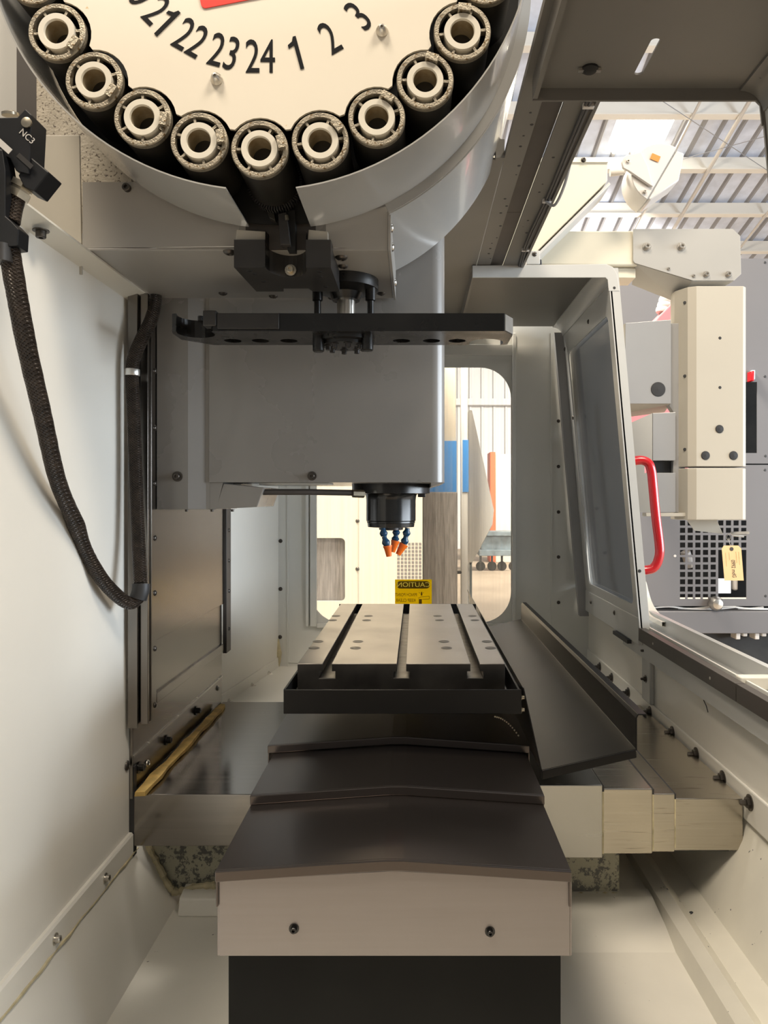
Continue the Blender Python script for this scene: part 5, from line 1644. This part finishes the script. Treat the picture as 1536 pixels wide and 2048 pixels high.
# pendant swing arm
Ya = 2.42
t = thing('pendant_arm', 'cream boom arm carrying the control pendant', 'boom arm')
ax = lambda px: X(px, Ya)
az = lambda py: Z(py, Ya)
box('beam', 'arm_cream', t, ax(1066), ax(1300), Ya, Ya + 0.12, az(531), az(461), 0.006)
box('under_beam', 'arm_cream', t, ax(1215), ax(1275), Ya + 0.02, Ya + 0.11, az(552), az(532), 0.002)
bp = [(ax(1265), az(459)), (ax(1464), az(459)), (ax(1479), az(473)), (ax(1481), az(549)), (ax(1467), az(562)), (ax(1384), az(562)), (ax(1268), az(527)), (ax(1265), az(522))]
MB().prism([bp], (0, Ya - 0.002, 0), (1, 0, 0), (0, 0, 1), 0.004).build('joint_plate', 'joint_grey', t, 0.001, smooth=False)
vsb = [Vector((ax(1270), Ya - 0.002, az(528))), Vector((ax(1384), Ya - 0.002, az(563))), Vector((ax(1466), Ya - 0.002, az(563))), Vector((ax(1466), Ya - 0.002, az(548))),
       Vector((ax(1285), Ya + 0.12, az(548))), Vector((ax(1378), Ya + 0.12, az(585))), Vector((ax(1420), Ya + 0.12, az(585))), Vector((ax(1420), Ya + 0.12, az(560)))]
MB().add(vsb, [(0, 1, 2, 3), (7, 6, 5, 4), (0, 4, 5, 1), (1, 5, 6, 2), (2, 6, 7, 3), (3, 7, 4, 0)]).build('joint_underside', 'joint_grey', t, smooth=False)
MB().lathe([(0.03, 0), (0.03, 0.02)], (ax(1430), Ya + 0.06, az(572)), (0, 0, -1), 24).build('swivel', 'black_oxide', t)
for (px, py, s) in ((1292, 495, 1.4), (1361, 495, 1.4), (1411, 550, 1.1), (1455, 550, 1.1), (1336, 539, 0.6), (1386, 553, 0.6)):
    screw(t, (ax(px), Ya - 0.006, az(py)), (0, -1, 0), 'cap', s, 'bright_steel')
# triangular bracket carrying the arm
t = thing('arm_bracket', 'cream triangular bracket plate behind the rail beam', 'bracket')
Yq = 2.30
qx = lambda px: X(px, Yq)
qz = lambda py: Z(py, Yq)
MB().prism([[(qx(1000), qz(318)), (qx(1216), qz(318)), (qx(1215), qz(362)), (qx(1072), qz(505)), (qx(1000), qz(540))]], (0, Yq + 0.10, 0), (1, 0, 0), (0, 0, 1), 0.10).build('bracket_plate', 'arm_cream', t, 0.003, smooth=False)
MB().obox(Vector((qx(1146), Yq + 0.06, qz(440))), Vector((qx(1216) - qx(1072), 0, qz(362) - qz(505))).normalized(), (0, 1, 0), Vector((-(qz(362) - qz(505)), 0, qx(1216) - qx(1072))).normalized(), 0.16, 0.065, 0.004).build('bracket_flange', 'door_paint', t, 0.001)
box('top_flange', 'lip_paint', t, qx(1000), qx(1216), Yq - 0.006, Yq, qz(326), qz(317), 0.001)
screw(t, (qx(1166), Yq - 0.006, qz(322)), (0, -1, 0), 'cap', 0.8, 'screw_dark')
# link below the bracket at the door top
t = thing('door_latch', 'small steel latch with black knob on top of the door', 'latch')
box('latch_plate', 'door_paint', t, X(1052, 1.99), X(1078, 1.99), 1.975, 2.0, Z(532, 1.99), Z(505, 1.99), 0.001)
MB().tube([P(1080, 520, 1.985), P(1082, 545, 1.985)], 0.0045, 10).build('knob', 'plug_dark', t)
screw(t, (X(1069, 1.975), 1.975, Z(512, 1.99)), (0, -1, 0), 'button', 0.7, 'screw_dark')

# work light ------------------------------------------------------------
t = thing('work_light', 'white swivel work light with small orange sticker under the roof', 'work light')
Yw = 2.36


def wl_(px, py):
    return P(px, py, Yw)


u = (wl_(1343, 312) - wl_(1284, 414))
u.normalize()
n2 = Vector((u.z, 0, -u.x))       # towards lower right (the lens side)
o = wl_(1300, 352)
# rounded housing: half disc with flat lens side; drawn in its own frame (u along the lens edge, n2 outward)
c0 = wl_(1312, 362)
R = 0.098
half = [(R * math.cos(math.radians(th)) * 0.95, -R * 0.98 * math.sin(math.radians(th))) for th in range(0, 181, 12)]
prof = [(p[0], p[1]) for p in half]
MB().prism([prof], c0 + Vector((0, -0.055, 0)), u, n2, 0.11).build('housing', 'lamp_white', t, 0.012)
shade = [(R * 0.90, 0.004), (R * 0.95, 0.030), (0.01, 0.058), (-R * 0.88, 0.012), (-R * 0.90, 0.002)]
MB().prism([shade], c0 + Vector((0, -0.050, 0)), u, n2, 0.10).build('hood', 'lamp_white', t, 0.004)
MB().prism([[(-R * 0.92, 0.0), (R * 0.92, 0.0), (R * 0.92, 0.003), (-R * 0.92, 0.003)]], c0 + Vector((0, -0.052, 0)), u, n2, 0.104).build('bezel', 'pendant_grey', t)
arm_a, arm_b = wl_(1220, 346), wl_(1246, 343)
MB().tube([arm_a, arm_b], 0.011, 12).build('swivel_stem', 'lamp_white', t)
yk = [(0, 0.016), (0.07, 0.042), (0.085, 0.02), (0.075, -0.02), (0.02, -0.018), (0, -0.014)]
ud2 = (wl_(1300, 380) - wl_(1240, 340)).normalized()
vd2 = Vector((-ud2.z, 0, ud2.x))
yq = [(1231, 344), (1234, 334), (1243, 328), (1254, 327), (1270, 322), (1284, 352), (1294, 390), (1286, 388), (1242, 358), (1234, 354)]
MB().prism([[(X(p, Yw), Z(q, Yw)) for (p, q) in yq]], (0, Yw - 0.056, 0), (1, 0, 0), (0, 0, 1), 0.010).build('yoke', 'lamp_white', t, 0.003)
screw(t, wl_(1244, 342) + Vector((0, -0.063, 0)), (0, -1, 0), 'cap', 0.9, 'bright_steel')
screw(t, wl_(1278, 399) + Vector((0, -0.058, 0)), (0, -1, 0), 'cap', 0.7, 'bright_steel')
MB().obox(wl_(1299, 332) + Vector((0, -0.0575, 0)), (0.92, 0, -0.39), (0, 1, 0), (0.39, 0, 0.92), 0.014, 0.0006, 0.0095).build('sticker', 'sticker_orange', t)

# objects seen in the gap between door and pendant
Yr = 3.6
t = thing('red_jug', 'pale red plastic jug with white ribbed cap behind the pendant', 'jug')
rx = lambda px: X(px, Yr)
rz = lambda py: Z(py, Yr)
MB().prism([[(rx(1230), rz(1000)), (rx(1378), rz(1000)), (rx(1378), rz(585)), (rx(1352), rz(598)), (rx(1318), rz(632)), (rx(1262), rz(700)), (rx(1250), rz(820))]], (0, Yr + 0.12, 0), (1, 0, 0), (0, 0, 1), 0.12).build('jug_body', 'pink_plate', t, 0.006, smooth=False)
for i in range(4):
    MB().lathe([(0.038, 0.0), (0.042, 0.008), (0.042, 0.02), (0.038, 0.026)], (rx(1343 - i * 3), Yr + 0.05, rz(592 + i * 10)), (0.3, 0, 1), 20).build('cap_ring', 'lamp_white', t)
box('mount', 'neighbour_grey', t, rx(1340), rx(1372), Yr + 0.12, Yn - 0.002, rz(900), rz(840))

finalize()
